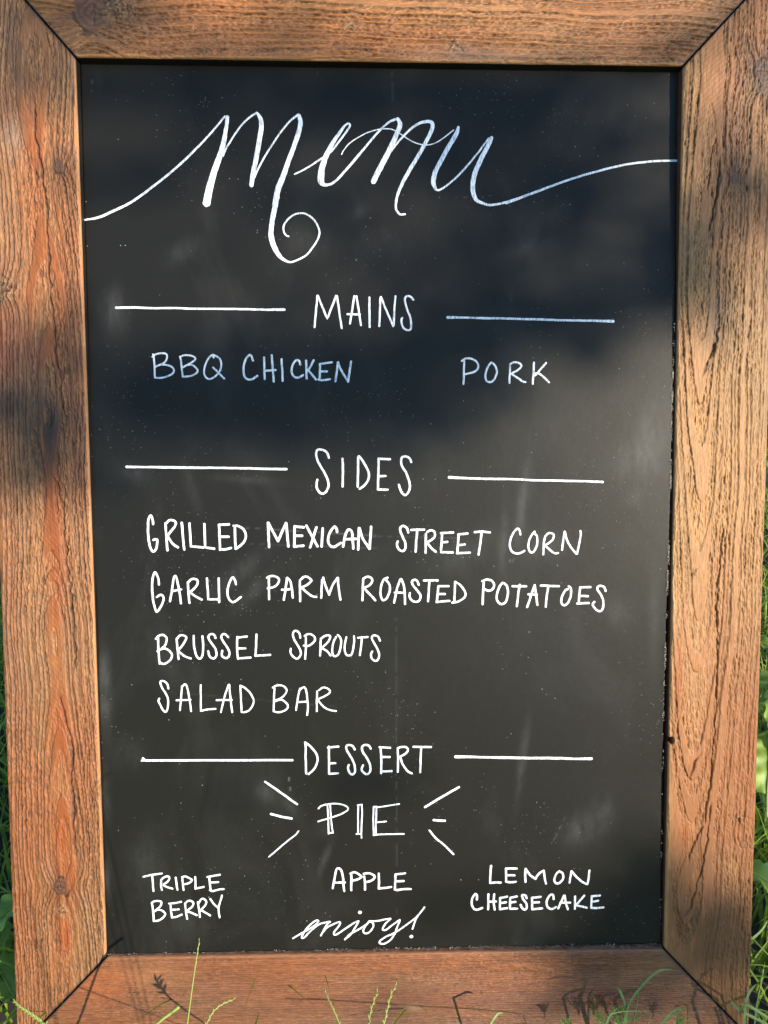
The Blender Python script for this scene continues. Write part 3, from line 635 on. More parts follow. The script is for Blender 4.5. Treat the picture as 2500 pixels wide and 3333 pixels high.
word(1060, 2800, 5.53, 48, """125,505 155,350 190,180 225,145 280,180 310,300 320,430 335,555/-160,405 345,400/460,230 462,380 460,540/440,240 510,215 570,235 635,285 635,310 560,350 470,370/695,290 705,420 710,530/685,245 760,232 830,250 882,290 860,340 790,380 710,390/-955,240 960,400 955,505/955,507 1080,495 1180,480/
-1255,255 1250,400 1245,525/-1255,255 1430,235/-1260,380 1405,375/1245,525 1290,535 1400,520 1530,520""", 'word APPLE in bold white capitals', '22224')
word(1570, 2800, 4.484, 40, """128,80 118,210 112,330/-112,330 200,322 270,325/-345,120 345,310/-345,120 500,122/-350,218 470,220/345,310 390,322 450,318 490,312/630,130 625,210 630,315/632,125 690,210 770,270/775,270 830,190 895,150/895,150 910,260 930,340/
1125,160 1080,200 1050,270 1060,320 1095,340 1140,320 1178,260 1170,190 1125,160/-1300,160 1270,325/1305,160 1370,240 1450,310 1525,350/1530,350 1550,270 1562,150""", 'word LEMON in bold white capitals', '24413')
word(1510, 2880, 3.456, 31, """145,165 145,120 125,105 95,150 87,210 105,260 145,280 205,260/-275,105 273,275/340,105 335,195 345,280/-275,190 360,187/-407,145 403,275/-405,148 485,132/-410,205 475,195/-403,275 485,262/-520,145 517,265/-520,145 595,130/-520,200 580,190/-520,270 600,268/
705,150 690,120 655,118 665,160 700,210 705,260 680,278 650,255 638,225/-765,145 768,275/-768,145 862,135/-770,200 845,195/-768,275 880,265/1008,160 1000,115 970,115 935,170 930,220 950,260 990,272 1035,250/-1125,120 1060,265/1135,120 1145,200 1168,275/-1085,200 1195,200/
-1250,130 1247,270/-1355,120 1260,230/1262,232 1330,245 1380,258/-1437,130 1433,258/-1437,128 1530,120/-1440,190 1510,178/1433,258 1490,262 1570,253""", 'word CHEESECAKE in bold white capitals', '1344141334')
word(930, 2930, 3.53, 25, """85,438 190,375 290,320 365,260 375,235 345,235 290,275 220,350 185,425 210,430 280,360 380,280 480,250 510,250/505,245 460,300 405,405/420,375 480,310 570,265 615,250 625,265 600,310 560,360 555,395 590,390 680,330 780,265 835,240/838,240 800,310 750,390 680,450/680,450 740,390 810,350 880,310 930,275 960,240/
960,245 915,300 890,350 905,380 950,375 1000,320 1005,270 965,240/965,240 1050,238 1130,222 1205,212/1205,212 1155,260 1120,310 1115,340 1150,340 1220,290 1310,225/1312,228 1280,310 1250,390 1200,460 1130,500 1080,495 1085,465 1150,420 1240,380 1350,310 1470,220 1540,150 1595,80/1592,85 1500,210 1455,330/
=50 849,140 855,140/=50 1440,418 1446,418""", 'closing word enjoy! in flowing white script', '12222111')
# the big script heading, with thick down strokes
menu = [MB()]; LIFT[0] = .00012
mroot = bpy.data.objects.new('lettering', None); COL.objects.link(mroot); mroot.parent = board; mroot['label'] = 'huge flowing script heading menu with thick and thin strokes'; mcount = [7, 3, 4, 8]
def mst(x0, y0, sc, pts):
    mcount[0] -= 1
    pp = P_(pts); stroke(menu[0], [(x0 + q[0] / sc, y0 + q[1] / sc) for q in pp], [q[2] / sc for q in pp])
    if mcount[0] == 0: menu[0].build('letter', PAINT, mroot); menu[0] = MB(); mcount.pop(0)
mst(250, 300, 1.659, "45,690,10 120,675,15 200,640,16 300,590,15 430,495,14 540,405,14 620,330,14 720,225,12 800,130,12")
mst(600, 340, 4.1475, "582,170,58 560,350,62 510,600,85 440,800,95 360,1050,105 300,1330,122")
mst(600, 340, 4.1475, "520,700,26 560,600,28 620,500,28 740,320,28 860,190,30 980,110,32")
mst(600, 340, 4.1475, "990,125,40 1030,200,64 1040,300,74 1010,500,76 965,750,76 925,950,74 906,1090,68")
mst(600, 340, 4.1475, "945,990,26 1020,820,28 1150,600,28 1290,390,28 1420,230,30 1540,135,34")
mst(600, 340, 4.1475, "1550,150,55 1568,260,72 1520,450,75 1430,700,72 1340,950,82 1265,1150,92 1225,1350,84")
mst(800, 640, 5.53, "560,10,112 528,180,110 482,400,105 455,600,102 455,700,112 490,850,112 565,1010,100 650,1110,74 780,1178,42 900,1150,38 1080,1060,38 1200,920,38 1300,760,38 1325,650,42 1308,560,38 1230,420,40 1100,320,38 980,300,38 860,330,36 740,430,38 680,540,40 685,640,36 730,700,34 770,718,34")
mst(840, 340, 4.1475, "495,940,24 620,880,26 750,800,28 870,720,30 980,640,30 1070,530,30 1170,400,32 1230,310,32 1238,270,30 1210,258,28 1165,290,32")
mst(840, 340, 4.1475, "1165,290,34 1110,370,50 1020,500,62 930,670,80 870,830,90 850,960,102 852,1040,98 885,1082,62 930,1088,46")
mst(840, 340, 4.1475, "920,1090,42 1010,1060,38 1110,970,36 1220,840,32 1400,630,30 1550,450,30 1659,340,30")
mst(1100, 360, 4.1475, "0,915,30 150,760,30 350,520,30 550,280,30 700,150,34 810,110,42")
mst(1100, 360, 4.1475, "810,112,48 840,190,74 800,300,76 720,480,80 620,680,86 530,850,86 478,960,84")
mst(1100, 360, 4.1475, "690,590,25 760,490,28 860,370,32 980,250,36 1100,170,42 1210,145,50")
mst(1100, 360, 4.1475, "1215,145,48 1270,165,60 1272,240,60 1200,400,60 1090,600,60 980,780,60 880,960,55 810,1120,45 780,1260,38 790,1340,35 840,1400,33 905,1400,30")
mst(1100, 360, 4.1475, "48,590,18 80,530,18 170,430,18 330,330,18 480,270,18 640,245,18 760,265,18 880,340,18 1000,415,18 1120,458,18 1240,460,18 1380,400,18 1560,265,20")
mst(1100, 360, 4.1475, "1625,225,42 1600,310,68 1500,480,70 1390,680,70 1310,840,74 1288,970,72 1320,1060,46")
mst(1350, 380, 4.1475, "285,985,32 340,985,32 440,920,30 560,820,30 700,670,30 850,490,28 1000,290,28")
mst(1350, 380, 4.1475, "1035,285,55 1000,370,66 900,560,74 820,740,76 785,900,76 787,1020,72 830,1120,60 900,1160,45 1000,1190,38 1120,1180,36 1280,1140,36 1400,1100,38 1540,1050,36 1659,1005,36")
mst(1000, 300, 1.3272, "860,480,12 990,430,12 1150,372,11 1280,335,11 1380,312,11 1500,298,11 1600,296,11")
menu[0].build('letter', PAINT, mroot)
def line(name, pts, w_, label):
    mb = MB(); LIFT[0] = .00012
    if len(pts) == 2:
        n = 9; pts = [(pts[0][0] + (pts[1][0] - pts[0][0]) * i / n, pts[0][1] + (pts[1][1] - pts[0][1]) * i / n + random.uniform(-.9, .9)) for i in range(n + 1)]; w_ = [w_ * random.uniform(.86, 1.1) for _ in pts]; w_[0] *= 1.25; w_[-1] *= 1.2
    stroke(mb, pts, w_, True); o = mb.build(name, PAINT, board); o['label'] = label
line('divider_line', [(378, 1001), (925, 1008)], 8.5, 'white rule to the left of MAINS')
line('divider_line', [(1457, 1033), (1996, 1046)], 8.5, 'white rule to the right of MAINS')
line('divider_line', [(412, 1519), (932, 1527)], 9, 'white rule to the left of SIDES')
line('divider_line', [(1462, 1554), (1962, 1569)], 9, 'white rule to the right of SIDES')
line('divider_line', [(465, 2468), (475, 2474.5), (500, 2475), (952, 2474)], 9, 'white rule to the left of DESSERT')
line('divider_line', [(1483, 2463), (1925, 2470)], 10, 'white rule to the right of DESSERT')
for i, (ox, oy, sc, w_, s) in enumerate([(840, 2510, 7.37, 65, "170,255 550,520 935,795"), (840, 2510, 7.37, 68, "305,1025 550,1090 805,1138"), (840, 2510, 7.37, 46, "262,2055 640,1730 880,1540 975,1435"),
        (1360, 2540, 8.19, 76, "190,715 640,440 1095,180"), (1360, 2540, 8.19, 76, "420,1060 560,1072 720,1075"), (1360, 2540, 8.19, 62, "305,1330 480,1540 700,1720 950,1970")]):
    line('burst_stroke', [(ox + a / sc, oy + b / sc) for a, b in P_(s)], w_ / sc, 'short white ray ' + ['upper left of', 'level with and left of', 'lower left of', 'upper right of', 'level with and right of', 'lower right of'][i] + ' PIE')

# fibres and crumbs caught along the sheet's edges: loose grains too small to count
crumb = MB(); CR = flat('pale_crumbs', (.48, .42, .34), .9, .3, 400)
def crumb_at(p, s):
    a = random.random() * 6.28; V = []
    st = random.uniform(1, 2.2)
    for dx, dy, dz in ((-1, -.5, 0), (1, -.6, 0), (.9, .6, 0), (-.8, .7, 0), (0, 0, 1)):
        V.append((p[0] + s * (st * dx * math.cos(a) - dy * math.sin(a)), p[1] + s * (st * dx * math.sin(a) + dy * math.cos(a)), p[2] + s * dz * .9))
    crumb.add(V, [[0, 1, 4], [1, 2, 4], [2, 3, 4], [3, 0, 4]])
for _ in range(1900):
    y = random.uniform(1050, 3060); x = np.interp(y, [r[1] for r in rights], [r[0] for r in rights]) + random.gauss(-.5, 1.6)
    dens = np.interp(y, [1050, 1250, 2000, 2300, 3060], [.2, .6, .5, .12, .08]) * float(sst(.35, .7, fbm(np.array([y / 26.]), np.array([0.]), 3, 3)))* 2.2
    if random.random() < dens: crumb_at(at(x, y, -.0035 - .0008 * random.random()), random.uniform(.00013, .00036))
for _ in range(550):
    x = random.uniform(350, 2140); y = 3106 - (x - 347) / 1803 * 36 + abs(random.gauss(0, 4)) - 3
    if random.random() > float(sst(.3, .75, fbm(np.array([x / 40.]), np.array([0.]), 9, 3))): continue
    z = -.0065 + .0045 * random.random(); p = at(x, y, z); crumb_at((p[0], max(p[1], BL[1] + (p[0] - BL[0]) / (BR[0] - BL[0]) * (BR[1] - BL[1]) - .0004), z), random.uniform(.00013, .00032))
o = crumb.build('dust_crumbs', CR, board, False); tag(o, kind='stuff')

# rear legs of the A-frame stand and the bars that join them
RW = flat('plain_timber', (.20, .10, .045), .8, .4, 50)
ytop_ = OTL[1] - .01; rear = math.radians(42)
def bar(name, a, b, w_, t_, parent):
    a = np.array(a, float); b = np.array(b, float); d = b - a; d /= np.linalg.norm(d); s = np.array([1.0, 0, 0])
    if abs(d[0]) > .9: s = np.array([0, 1.0, 0])
    n = np.cross(d, s); n /= np.linalg.norm(n); s = np.cross(n, d)
    V = [p + s * w_ / 2 * i + n * t_ / 2 * j for p in (a, b) for i, j in ((-1, -1), (1, -1), (1, 1), (-1, 1))]
    mb = MB(); mb.add(V, [[3, 2, 1, 0], [4, 5, 6, 7], [0, 1, 5, 4], [1, 2, 6, 5], [2, 3, 7, 6], [3, 0, 4, 7]]); o = mb.build(name, RW, parent, False); return o
LEGL = 1.02
for sx in (OTL[0] + .06, OTR[0] - .06):
    bar('rear_leg', (sx, ytop_ - .03, -.06), (sx, ytop_ - .03 - LEGL * math.cos(rear - LEAN * .2), -.06 - LEGL * math.sin(rear - LEAN * .2) * .62), .06, .03, board)
bar('hinge_bar', (OTL[0] + .04, ytop_ - .03, -.045), (OTR[0] - .04, ytop_ - .03, -.045), .05, .02, board)

# ------------------------------------------------------------------ ground and lawn
gn = 160; gx = np.linspace(-1, 1, gn); gx = np.sign(gx) * np.abs(gx) ** 3 * 60
GX, GY = np.meshgrid(gx, gx, indexing='ij'); GZ = -.02 + .02 * (fbm(GX * 3, GY * 3, 5, 3) - .5)
idx = np.arange(gn * gn).reshape(gn, gn)
o = mesh('ground', np.stack([GX, GY, GZ], -1).reshape(-1, 3), np.stack([idx[:-1, :-1], idx[1:, :-1], idx[1:, 1:], idx[:-1, 1:]], -1).reshape(-1, 4), SOIL)
tag(o, kind='structure')

def blades(n, xr_, yr_, hr, wr, seed, keep=None, lean=.5):
    r = np.random.default_rng(seed)
    x = r.uniform(*xr_, n); y = r.uniform(*yr_, n)
    if keep is not None: k = keep(x, y, r); x, y = x[k], y[k]
    n = len(x); h = r.uniform(*hr, n) * (.6 + .8 * vn(x * 8, y * 8, 3)); w_ = r.uniform(*wr, n)
    az = r.uniform(0, 2 * np.pi, n); ln = r.uniform(.1, 1, n) * lean; tw = r.uniform(0, 2 * np.pi, n)
    dx, dy = np.cos(az), np.sin(az); sx, sy = -np.sin(az + .5 * np.cos(tw)), np.cos(az + .5 * np.cos(tw))
    V = []; m = 6
    for k in range(m):
        t = k / (m - 1); out = h * ln * t * t * 1.3; up = h * (t - .35 * ln * t ** 3)
        ww = w_ * (1 - t ** 2.2) * .5 * (.7 + .3 * min(1, t * 4)) + 1e-5
        cx_, cy_, cz_ = x + dx * out, y + dy * out, up - .022
        V.append(np.stack([cx_ - sx * ww, cy_ - sy * ww, cz_], -1)); V.append(np.stack([cx_ + dx * ww * .5, cy_ + dy * ww * .5, cz_ - ww * .3], -1)); V.append(np.stack([cx_ + sx * ww, cy_ + sy * ww, cz_], -1))
    V = np.stack(V, 1); base = np.arange(n)[:, None, None] * (3 * m); fq = []
    for k in range(m - 1):
        a = 3 * k; fq += [[a, a + 1, a + 4, a + 3], [a + 1, a + 2, a + 5, a + 4]]
    return V.reshape(-1, 3), (base + np.array(fq)[None]).reshape(-1, 4)
halfw = .37
def keep(x, y, r):
    inboard = (np.abs(x) < halfw + .02) & (y > -.03) & (y < .06)
    front = (y < -.01) & (y > -.62) & (x > -.42) & (x < 1.1)
    far = np.hypot(x, y) > 1.2
    return ~inboard & ~front & ~(far & (r.random(len(x)) < .5))
V1, F1 = blades(30000, (-1.3, 1.3), (-.65, 1.6), (.05, .13), (.0026, .0065), 5, keep, .9)
V2, F2 = blades(30000, (-4, 4), (-3, 6), (.05, .12), (.004, .008), 6, lambda x, y, r: ~((np.abs(x) < 1.25) & (y > -.4) & (y < 1.5)) , .8)
V3, F3 = blades(9000, (-.5, 1.2), (-.65, 0), (.012, .034), (.002, .004), 8, None, 1.2)
o = mesh('lawn_grass', np.concatenate([V1, V2, V3]), np.concatenate([F1, F2 + len(V1), F3 + len(V1) + len(V2)]), GRASS)
tag(o, 'rough green lawn grass growing around and behind the leaning board', 'grass', kind='stuff')

# ------------------------------------------------------------------ single stems and blades in front of and beside the board
def toworld(px, py, z): return b2w(at(px, py, z))
def stem(pts, z0, z1, r, label, head=None, mat=STEM, ground=True, name='seeding_grass', group='seeding grass stems before the board'):
    """pts from tip down in photo pixels, z0 at the tip, z1 at the bottom (metres before the board face)"""
    pts = crom(np.array(pts, float), 5); n = len(pts)
    W_ = np.array([toworld(p[0], p[1], z0 + (z1 - z0) * i / (n - 1)) for i, p in enumerate(pts)])
    if ground:
        last = W_[-1]; d = W_[-1] - W_[-3]; d /= np.linalg.norm(d); g = []
        k = 6; 
        for i in range(1, k + 1):
            t = i / k; q = last + d * np.array([1, 1, 0]) * .02 * t; q[2] = last[2] * (1 - t) + (-.02) * t; g.append(q)
        W_ = np.vstack([W_, g])
    base = W_[-1]; root = empty(name, base); tag(root, label, 'seeding grass', group)
    loc = W_ - base
    mb = MB(); rr = np.linspace(r * .55, r * 1.3, len(loc)); mb.add(*tube_vf(loc, rr, 6)); mb.build('stalk', mat, root)
    if head:
        L = np.r_[0, np.cumsum(np.linalg.norm(np.diff(loc, axis=0), axis=1))]
        hb = MB(); s = 0.0; i = 0
        while s < head[0] * (.62 if z0 > .1 else 1):
            c = np.array([np.interp(s, L, loc[:, k]) for k in range(3)]); c2 = np.array([np.interp(s + .001, L, loc[:, k]) for k in range(3)])
            t = (c - c2); t /= np.linalg.norm(t) + 1e-9
            sd_ = np.cross(t, [0, -1, .1]); sd_ /= np.linalg.norm(sd_); sd_ *= (1 if i % 2 else -1)
            ax = t * .9 + sd_ * head[3]; ax /= np.linalg.norm(ax)
            l = head[2] * (.42 if z0 > .1 else .85); P = [c + ax * l * q for q in (0, .2, .5, .8, 1)]; hb.add(*tube_vf(np.array(P) + sd_ * r * .4, [l * .04, l * .12, l * .14, l * .09, l * .02], 6))
            s += head[1] * (.6 if z0 > .1 else 1); i += 1
        hb.build('seed_head', mat, root)
    return root
def blade(pts, z0, z1, w_, label, mat=BLADE2, name='grass_sprout', cat='grass', group='single grass blades before the board', ground=True):
    pts = crom(np.array(pts, float), 5); n = len(pts)
    W_ = np.array([toworld(p[0], p[1], z0 + (z1 - z0) * i / (n - 1)) for i, p in enumerate(pts)])
    if ground:
        last = W_[-1]; g = []
        for i in range(1, 6):
            t = i / 5; q = last.copy(); q[2] = last[2] * (1 - t) - .02 * t; q[0] += .006 * t; g.append(q)
        W_ = np.vstack([W_, g])
    base = W_[-1].copy(); L = W_ - base; m_ = len(L); T = np.gradient(L, axis=0); T /= np.linalg.norm(T, axis=1)[:, None] + 1e-9
    view = NRM * .9 + np.array([.25, 0, .1]); V = []
    for i in range(m_):
        s = np.cross(T[i], view); s /= np.linalg.norm(s) + 1e-9; t = i / (m_ - 1)
        ww = w_ * .5 * (1 - math.exp(-t * 7)) * (1 - .35 * t); nn = np.cross(s, T[i])
        V += [L[i] - s * ww, L[i] + nn * ww * .35, L[i] + s * ww]
    Fc = []
    for i in range(m_ - 1): a = 3 * i; Fc += [[a, a + 1, a + 4, a + 3], [a + 1, a + 2, a + 5, a + 4]]
    o = mesh(name, V, Fc, mat); o.location = base; tag(o, label, cat, group); return o

stem([(649, 3063), (640, 3120), (628, 3200), (610, 3333)], .33, .34, 0.00034, 'tallest pale green stem, standing near the left third of the bottom rail', (.022, .0035, .0035, .15))
stem([(758, 3254), (725, 3268), (695, 3292), (672, 3333)], .33, .34, 0.00033, 'pale stem bent right, just right of the tallest stem', (.030, .0024, .0042, .35))
stem([(1055, 3220), (1068, 3250), (1085, 3285), (1106, 3333)], .33, .34, 0.00033, 'straight stem leaning left under the word enjoy', (.030, .0026, .0042, .25))
stem([(1228, 3230), (1216, 3262), (1206, 3295), (1200, 3333)], .33, .34, 0.00033, 'knotted seed stem below the end of enjoy, shorter of the two side by side', (.032, .0034, .0052, .4))
stem([(1288, 3210), (1272, 3240), (1260, 3290), (1250, 3333)], .33, .34, 0.00033, 'knotted seed stem below the exclamation mark, taller of the two side by side', (.034, .0036, .0052, .4))
stem([(48, 3262), (70, 3282), (102, 3303), (148, 3335)], .33, .34, 0.00045, 'thick yellowish seed spike across the lower left corner of the frame', (.045, .0020, .0070, .45))
stem([(2105, 3293), (2060, 3291), (2020, 3293), (1982, 3302)], .05, .055, .0005, 'stem with a level row of round green beads near the right corner', (.016, .0022, .0026, .5), ground=False)
stem([(2084, 3185), (2080, 3220), (2070, 3290), (2062, 3333)], .03, .04, .0006, 'thin upright shoot crossing the broad blade at the right', None, BLADE2)
blade([(2190, 3155), (2140, 3163), (2085, 3215), (2048, 3270), (2030, 3333)], .03, .04, .0034, 'broad blade arching right over the right half of the bottom rail')
blade([(2003, 3217), (2016, 3222), (2030, 3255), (2040, 3290), (2036, 3333)], .03, .04, .0032, 'curled blade with a hooked tip beside the broad arching blade')
blade([(2018, 3275), (2000, 3292), (1985, 3308), (1974, 3333)], .03, .04, .0034, 'short blade pointing right above the feathery weeds')
blade([(2226, 3285), (2200, 3290), (2175, 3310), (2150, 3340)], .03, .04, .0046, 'wide short blade curving right below the corner joint')
blade([(1640, 3297), (1622, 3300), (1608, 3318), (1598, 3333)], .03, .04, .0028, 'small blade bending right at the middle of the lower edge')
blade([(2124, 3298), (2118, 3310), (2112, 3333)], .03, .04, .0022, 'tiny upright blade between the broad blade and the corner')
blade([(2463, 3202), (2440, 3230), (2428, 3270), (2421, 3345)], .03, .04, .0042, 'blade rising in front of the right upright at its foot')
blade([(2377, 3250), (2392, 3275), (2430, 3300), (2505, 3338)], .03, .04, .0032, 'blade slanting down right across the foot of the right upright')
blade([(2408, 3268), (2440, 3276), (2480, 3300), (2520, 3325)], .04, .04, .0030, 'second slanting blade above the first at the right foot')
blade([(2490, 3130), (2478, 3200), (2466, 3260), (2455, 3345)], -.03, .03, .0036, 'upright grey-green blade just outside the right upright')
blade([(2500, 2995), (2478, 3030), (2440, 3062), (2400, 3090)], -.06, -.04, .0036, 'blade lying level against the lower outer side of the right upright', ground=False)
blade([(960 + 955, 3333), (925 + 955, 3320)], .05, .05, .0022, 'stub of a blade at the lower edge') if False else None
# feathery weeds along the bottom edge
def feathery(px, py, label, z=.022, s=1.0):
    base = toworld(px, py + 45, z); base[2] = max(base[2], -.01); root = empty('feathery_weed', base); tag(root, label, 'weed', 'feathery weeds at the foot of the board')
    top = toworld(px, py, z) - base
    for k in range(5):
        mb = MB(); an = random.uniform(-1.0, 1.0); ln = random.uniform(.012, .02) * s
        tip = top + np.array([math.sin(an) * ln, random.uniform(-.4, .4) * ln, math.cos(an) * ln * .6])
        st0 = top * .2; P = crom(np.array([st0, top * .8 + np.array([math.sin(an) * ln * .2, 0, 0]), tip]), 6); mb.add(*tube_vf(P, .00035, 4))
        for q in P[6:]:
            for sd_ in (-1, 1):
                d = np.array([math.cos(an) * sd_, random.uniform(-.5, .5), -math.sin(an) * sd_ + .5]); d /= np.linalg.norm(d); e = q + d * .0035 * s * random.uniform(.7, 1.3)
                n_ = np.cross(d, tip - top); n_ /= np.linalg.norm(n_) + 1e-9; s_ = np.cross(n_, d) * .0006
                mb.add([q, (q + e) / 2 + s_, e, (q + e) / 2 - s_], [[0, 1, 2, 3]])
        mb.build('frond', BLADE2, root)
feathery(1962, 3318, 'feathery weed tuft left of the curled blade')
feathery(2012, 3322, 'feathery weed tuft directly under the curled blade', s=.8)
feathery(2052, 3312, 'greyish feathery tuft at the base of the broad blade', s=.9)
feathery(2208, 3326, 'feathery tuft below the corner joint, right of the wide blade', s=.8)
feathery(1846, 3330, 'lone small feathery tuft at the lower edge, far from the others', s=.6)
# taller stems nearer the viewer; their shadows fall across the bottom rail
def shadow_stem(pts, z, r, label, head=None):
    P = [];
    for a, b in pts:
        p = at(a, b, 0.0) + SUNB * (z / SUNB[2]); P.append(b2w(p))
    r *= .6; P = crom(np.array(P), 5); last = P[-1].copy(); g = []
    for i in range(1, 6): t = i / 5; q = last.copy(); q[2] = last[2] * (1 - t) - .02 * t; q[0] += .01 * t; g.append(q)
    P = np.vstack([P, g]); base = P[-1].copy(); root = empty('seeding_grass', base); tag(root, label, 'seeding grass', 'tall stems nearer the viewer'); loc = P - base
    mb = MB(); mb.add(*tube_vf(loc, np.linspace(r * 1.15, r * .6, len(loc)), 6)); mb.build('stalk', STEM, root)
    if head:
        hb = MB()
        for i in range(int(head * 900)):
            t = i / (head * 900); L = np.r_[0, np.cumsum(np.linalg.norm(np.diff(loc, axis=0), axis=1))]
            c = np.array([np.interp(t * head, L, loc[:, k]) for k in range(3)]); d = np.random.default_rng(i).normal(size=3); d[2] = abs(d[2]) + .5; d /= np.linalg.norm(d)
            hb.add(*tube_vf([c, c + d * .004, c + d * .008], [.0006, .0012, .0002], 5))
        hb.build('seed_head', STEM, root)
shadow_stem([(508, 3190), (545, 3240), (600, 3285), (672, 3335), (700, 3360)], .13, .0014, 'brushy seed stem out in front, left of centre', .018)
shadow_stem([(250, 3210), (330, 3240), (430, 3275), (560, 3325), (640, 3350)], .14, .0008, 'long low stem leaning left in front of the left corner', None)
shadow_stem([(930, 3250), (1100, 3256), (1350, 3272), (1600, 3288), (1700, 3300)], .13, .0010, 'long nearly level stalk in front of the bottom rail', None)
shadow_stem([(406, 3062), (380, 3082), (352, 3104), (325, 3140), (250, 3340)], .10, .0022, 'stem leaning right ahead of the lower left corner', None)

# ------------------------------------------------------------------ broad-leaved weeds
def broadleaf(px, py, z, ln, wd, yaw, tilt, label, lobes=5, cat='weed'):
    base = toworld(px, py, z); root = empty('broadleaf_weed', base); tag(root, label, cat, 'broad-leaved weeds beside the board')
    R_ = Matrix.Rotation(yaw, 3, 'Z') @ Matrix.Rotation(-tilt, 3, 'Y')
    n = 26; V = []; m_ = 4
    for i in range(n + 1):
        t = i / n; ww = wd * .5 * math.sin(math.pi * min(1, t * .92 + .06)) ** .7 * (1 + .16 * math.sin(t * lobes * 6.28) * (t < .9))
        if t > .97: ww *= .3
        for j in range(-m_, m_ + 1):
            s = j / m_; p = Vector((ln * (t - .5), ww * s, .12 * ln * math.sin(math.pi * t) + abs(s) * ww * .30 + .004 * math.sin(t * 23 + s * 4) * abs(s) - .0012 * (abs(j) == 0)))
            V.append(R_ @ p)
    k = 2 * m_ + 1; Fc = [[i * k + j, (i + 1) * k + j, (i + 1) * k + j + 1, i * k + j + 1] for i in range(n) for j in range(k - 1)]
    mesh('leaf', np.array(V), Fc, BROAD, root)
    vb = MB(); vb.add(*tube_vf([R_ @ Vector((ln * (t - .5), 0, .12 * ln * math.sin(math.pi * max(t, 0)) + .0002)) for t in np.linspace(-.35, .97, 14)], np.linspace(.0014, .0004, 14), 6)); vb.build('leaf_stalk', STEM, root)
broadleaf(2500, 2895, -.10, .075, .045, 2.6, .5, 'pale round weed leaf beside the lower right upright, half in sun')
broadleaf(2497, 2485, -.16, .075, .050, 1.2, .6, 'bright lit jagged leaf halfway down the right side')
broadleaf(2505, 2360, -.18, .09, .022, 1.6, .9, 'narrow glossy leaf above the jagged leaf at the right')
broadleaf(2500, 2250, -.20, .08, .030, .6, .5, 'white-green leaf catching sun above the narrow glossy leaf')
broadleaf(2510, 2130, -.22, .07, .030, 2.2, .3, 'yellow-green leaf higher up the right side, under the loose grass')
broadleaf(18, 3000, -.10, .085, .034, .9, .3, 'dark shaded leaf low beside the left upright')
broadleaf(5, 3180, -.08, .06, .04, 2.4, .2, 'shaded round leaf near the bottom left corner')
broadleaf(0, 3060, -.12, .06, .03, 1.9, .4, 'small shaded leaf just below the long dark leaf at the left')

# ------------------------------------------------------------------ the tree towards the sun; its limbs and leaves throw the soft shade
DT = 6.0
def sunpt(px, py, dist): return b2w(at(px, py, -.004) + SUNB * dist)
def px2(px, py, dist): return sunpt(px, py, dist)
tree = empty('shade_tree', (SUNW[0] * DT + .9, SUNW[1] * DT, 0)); tag(tree, 'broad-leaved tree in the sun behind the viewer, shading the board', 'tree')
torg = np.array(tree.location)
SH = [  # px, py, sx, sy, angle, depth of shade
    (1420, 340, 340, 95, 0, 2.0), (950, 230, 230, 60, 0, 1.0), (330, 20, 280, 60, 0, .9), (110, 150, 120, 120, 0, .7), (560, 320, 280, 110, .0, 1.1), (750, 480, 300, 100, .1, .7), (1830, 380, 260, 120, 0, 1.3), (1830, 640, 280, 140, 0, 1.0), (1500, 620, 320, 140, 0, .6),
    (700, 1270, 420, 105, .05, 2.6), (550, 1130, 330, 50, 0, .4), (100, 1430, 150, 120, 0, 1.7), (1250, 1190, 330, 110, -.2, 2.6), (1750, 1040, 330, 95, -.26, 2.6), (2290, 980, 150, 45, -.1, .6), (1700, 880, 300, 90, -.1, .8), (200, 1570, 160, 60, 0, .5),
    (1100, 2540, 450, 35, 0, .4), (2130, 3000, 180, 120, -.25, 4.0), (1900, 3080, 220, 60, 0, 1.4), (2400, 3060, 150, 120, 0, 1.3), (1850, 3270, 320, 50, 0, .5), (2350, 3300, 200, 80, 0, .9), (1350, 2980, 500, 60, 0, .35)]
mmpx = .000278; LA = .00062
groups = []
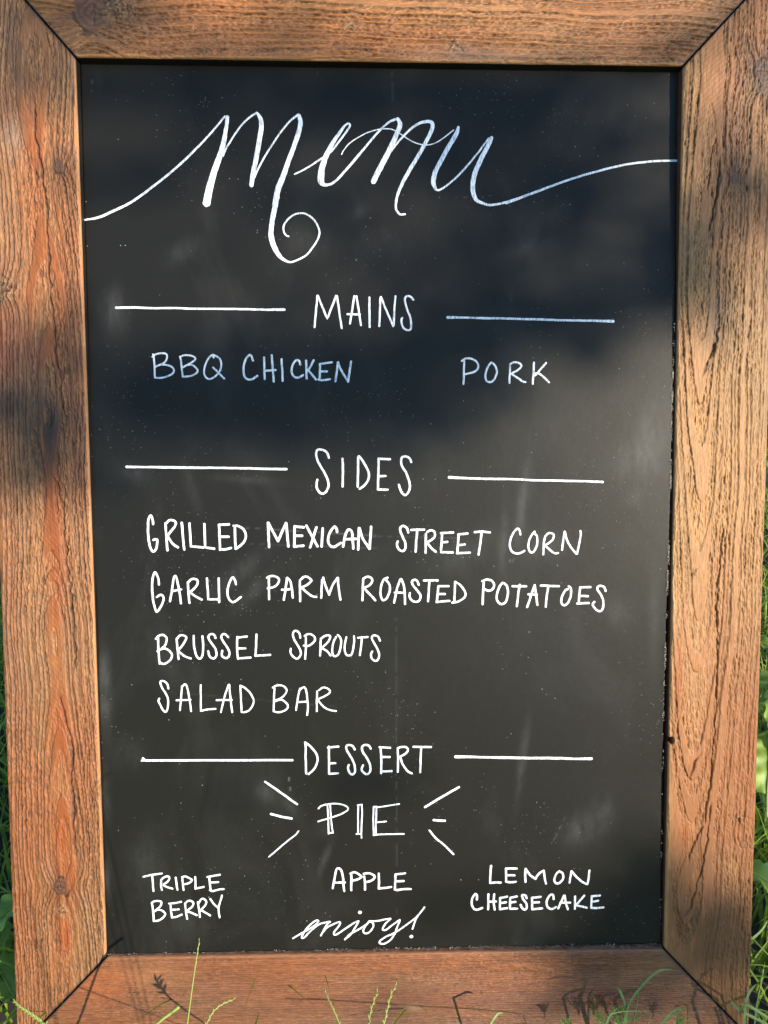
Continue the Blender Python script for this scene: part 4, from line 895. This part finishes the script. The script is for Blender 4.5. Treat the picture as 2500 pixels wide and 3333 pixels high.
for gi, (cx, cy, sx, sy, an, tau) in enumerate(SH):
    if tau <= 0: continue
    n = int(tau * 2 * math.pi * sx * sy * mmpx ** 2 / LA)
    mb = MB()
    for _ in range(n):
        a1, b1 = random.gauss(0, sx), random.gauss(0, sy); X_ = cx + a1 * math.cos(an) - b1 * math.sin(an); Y_ = cy + a1 * math.sin(an) + b1 * math.cos(an)
        c = px2(X_, Y_, DT + random.uniform(-.6, .6)) - torg
        q = np.random.default_rng(random.randrange(10 ** 9)).normal(size=(2, 3)); u = q[0] * .6 + np.cross(SUNW, q[1]); u /= np.linalg.norm(u); nn = SUNW + .5 * q[1] / np.linalg.norm(q[1]); v = np.cross(nn, u); v /= np.linalg.norm(v)
        l = .021; w_ = .0125
        mb.add([c - u * l, c - u * l * .3 + v * w_, c + u * l * .4 + v * w_ * .8, c + u * l, c + u * l * .4 - v * w_ * .8, c - u * l * .3 - v * w_], [[0, 1, 2, 3, 4, 5]])
    groups.append(mb)
for mb in groups: 
    if mb.n: tag(mb.build('leaf_spray', CANOPY, tree, False), kind='stuff')
tb = MB(); tz = SUNW[2] * DT
tb.add(*tube_vf(crom([(0, 0, -.05), (.03, 0, .8), (-.02, .05, 1.7), (.05, 0, 2.6), (.1, .1, 4.4)], 6), np.linspace(.16, .07, 25), 12)); tb.build('trunk', BARK, tree)
def limb(pts, r0, r1):
    P = crom(np.array([np.array(p) for p in pts]), 6); mb = MB(); mb.add(*tube_vf(P, np.linspace(r0, r1, len(P)), 8)); mb.build('limb', BARK, tree)
def rel(px, py, d=0): return px2(px, py, DT + d) - torg
limb([(0, 0, 1.2), rel(2700, 860), rel(2200, 980, .1), rel(1700, 1100), rel(1200, 1230, -.1), rel(700, 1310), rel(250, 1370, .1), rel(-300, 1420)], .022, .006)
limb([(0, 0, 1.7), rel(2900, 60), rel(2200, 200), rel(1500, 270), rel(900, 200), rel(300, 60)], .02, .003)
limb([(0, 0, .9), rel(3000, 3050), rel(2500, 3100), rel(2100, 3130), rel(1800, 3270)], .03, .008)
# crown above and beyond, out of the sun's way
cr = random.Random(4)
for k in range(14):
    mb = MB(); cc = np.array([cr.uniform(-.2, 1.6), cr.uniform(-1.4, 1.4), cr.uniform(3.9, 5.6)])
    for _ in range(260):
        c = cc + np.array([cr.gauss(0, .35), cr.gauss(0, .35), cr.gauss(0, .28)]); u = np.array([cr.gauss(0, 1) for _ in range(3)]); u /= np.linalg.norm(u); v = np.cross(u, [cr.gauss(0, 1) for _ in range(3)]); v /= np.linalg.norm(v)
        l = .045; w_ = .025; mb.add([c - u * l, c + v * w_, c + u * l, c - v * w_], [[0, 1, 2, 3]])
    tag(mb.build('leaf_spray', CANOPY, tree, False), kind='stuff')
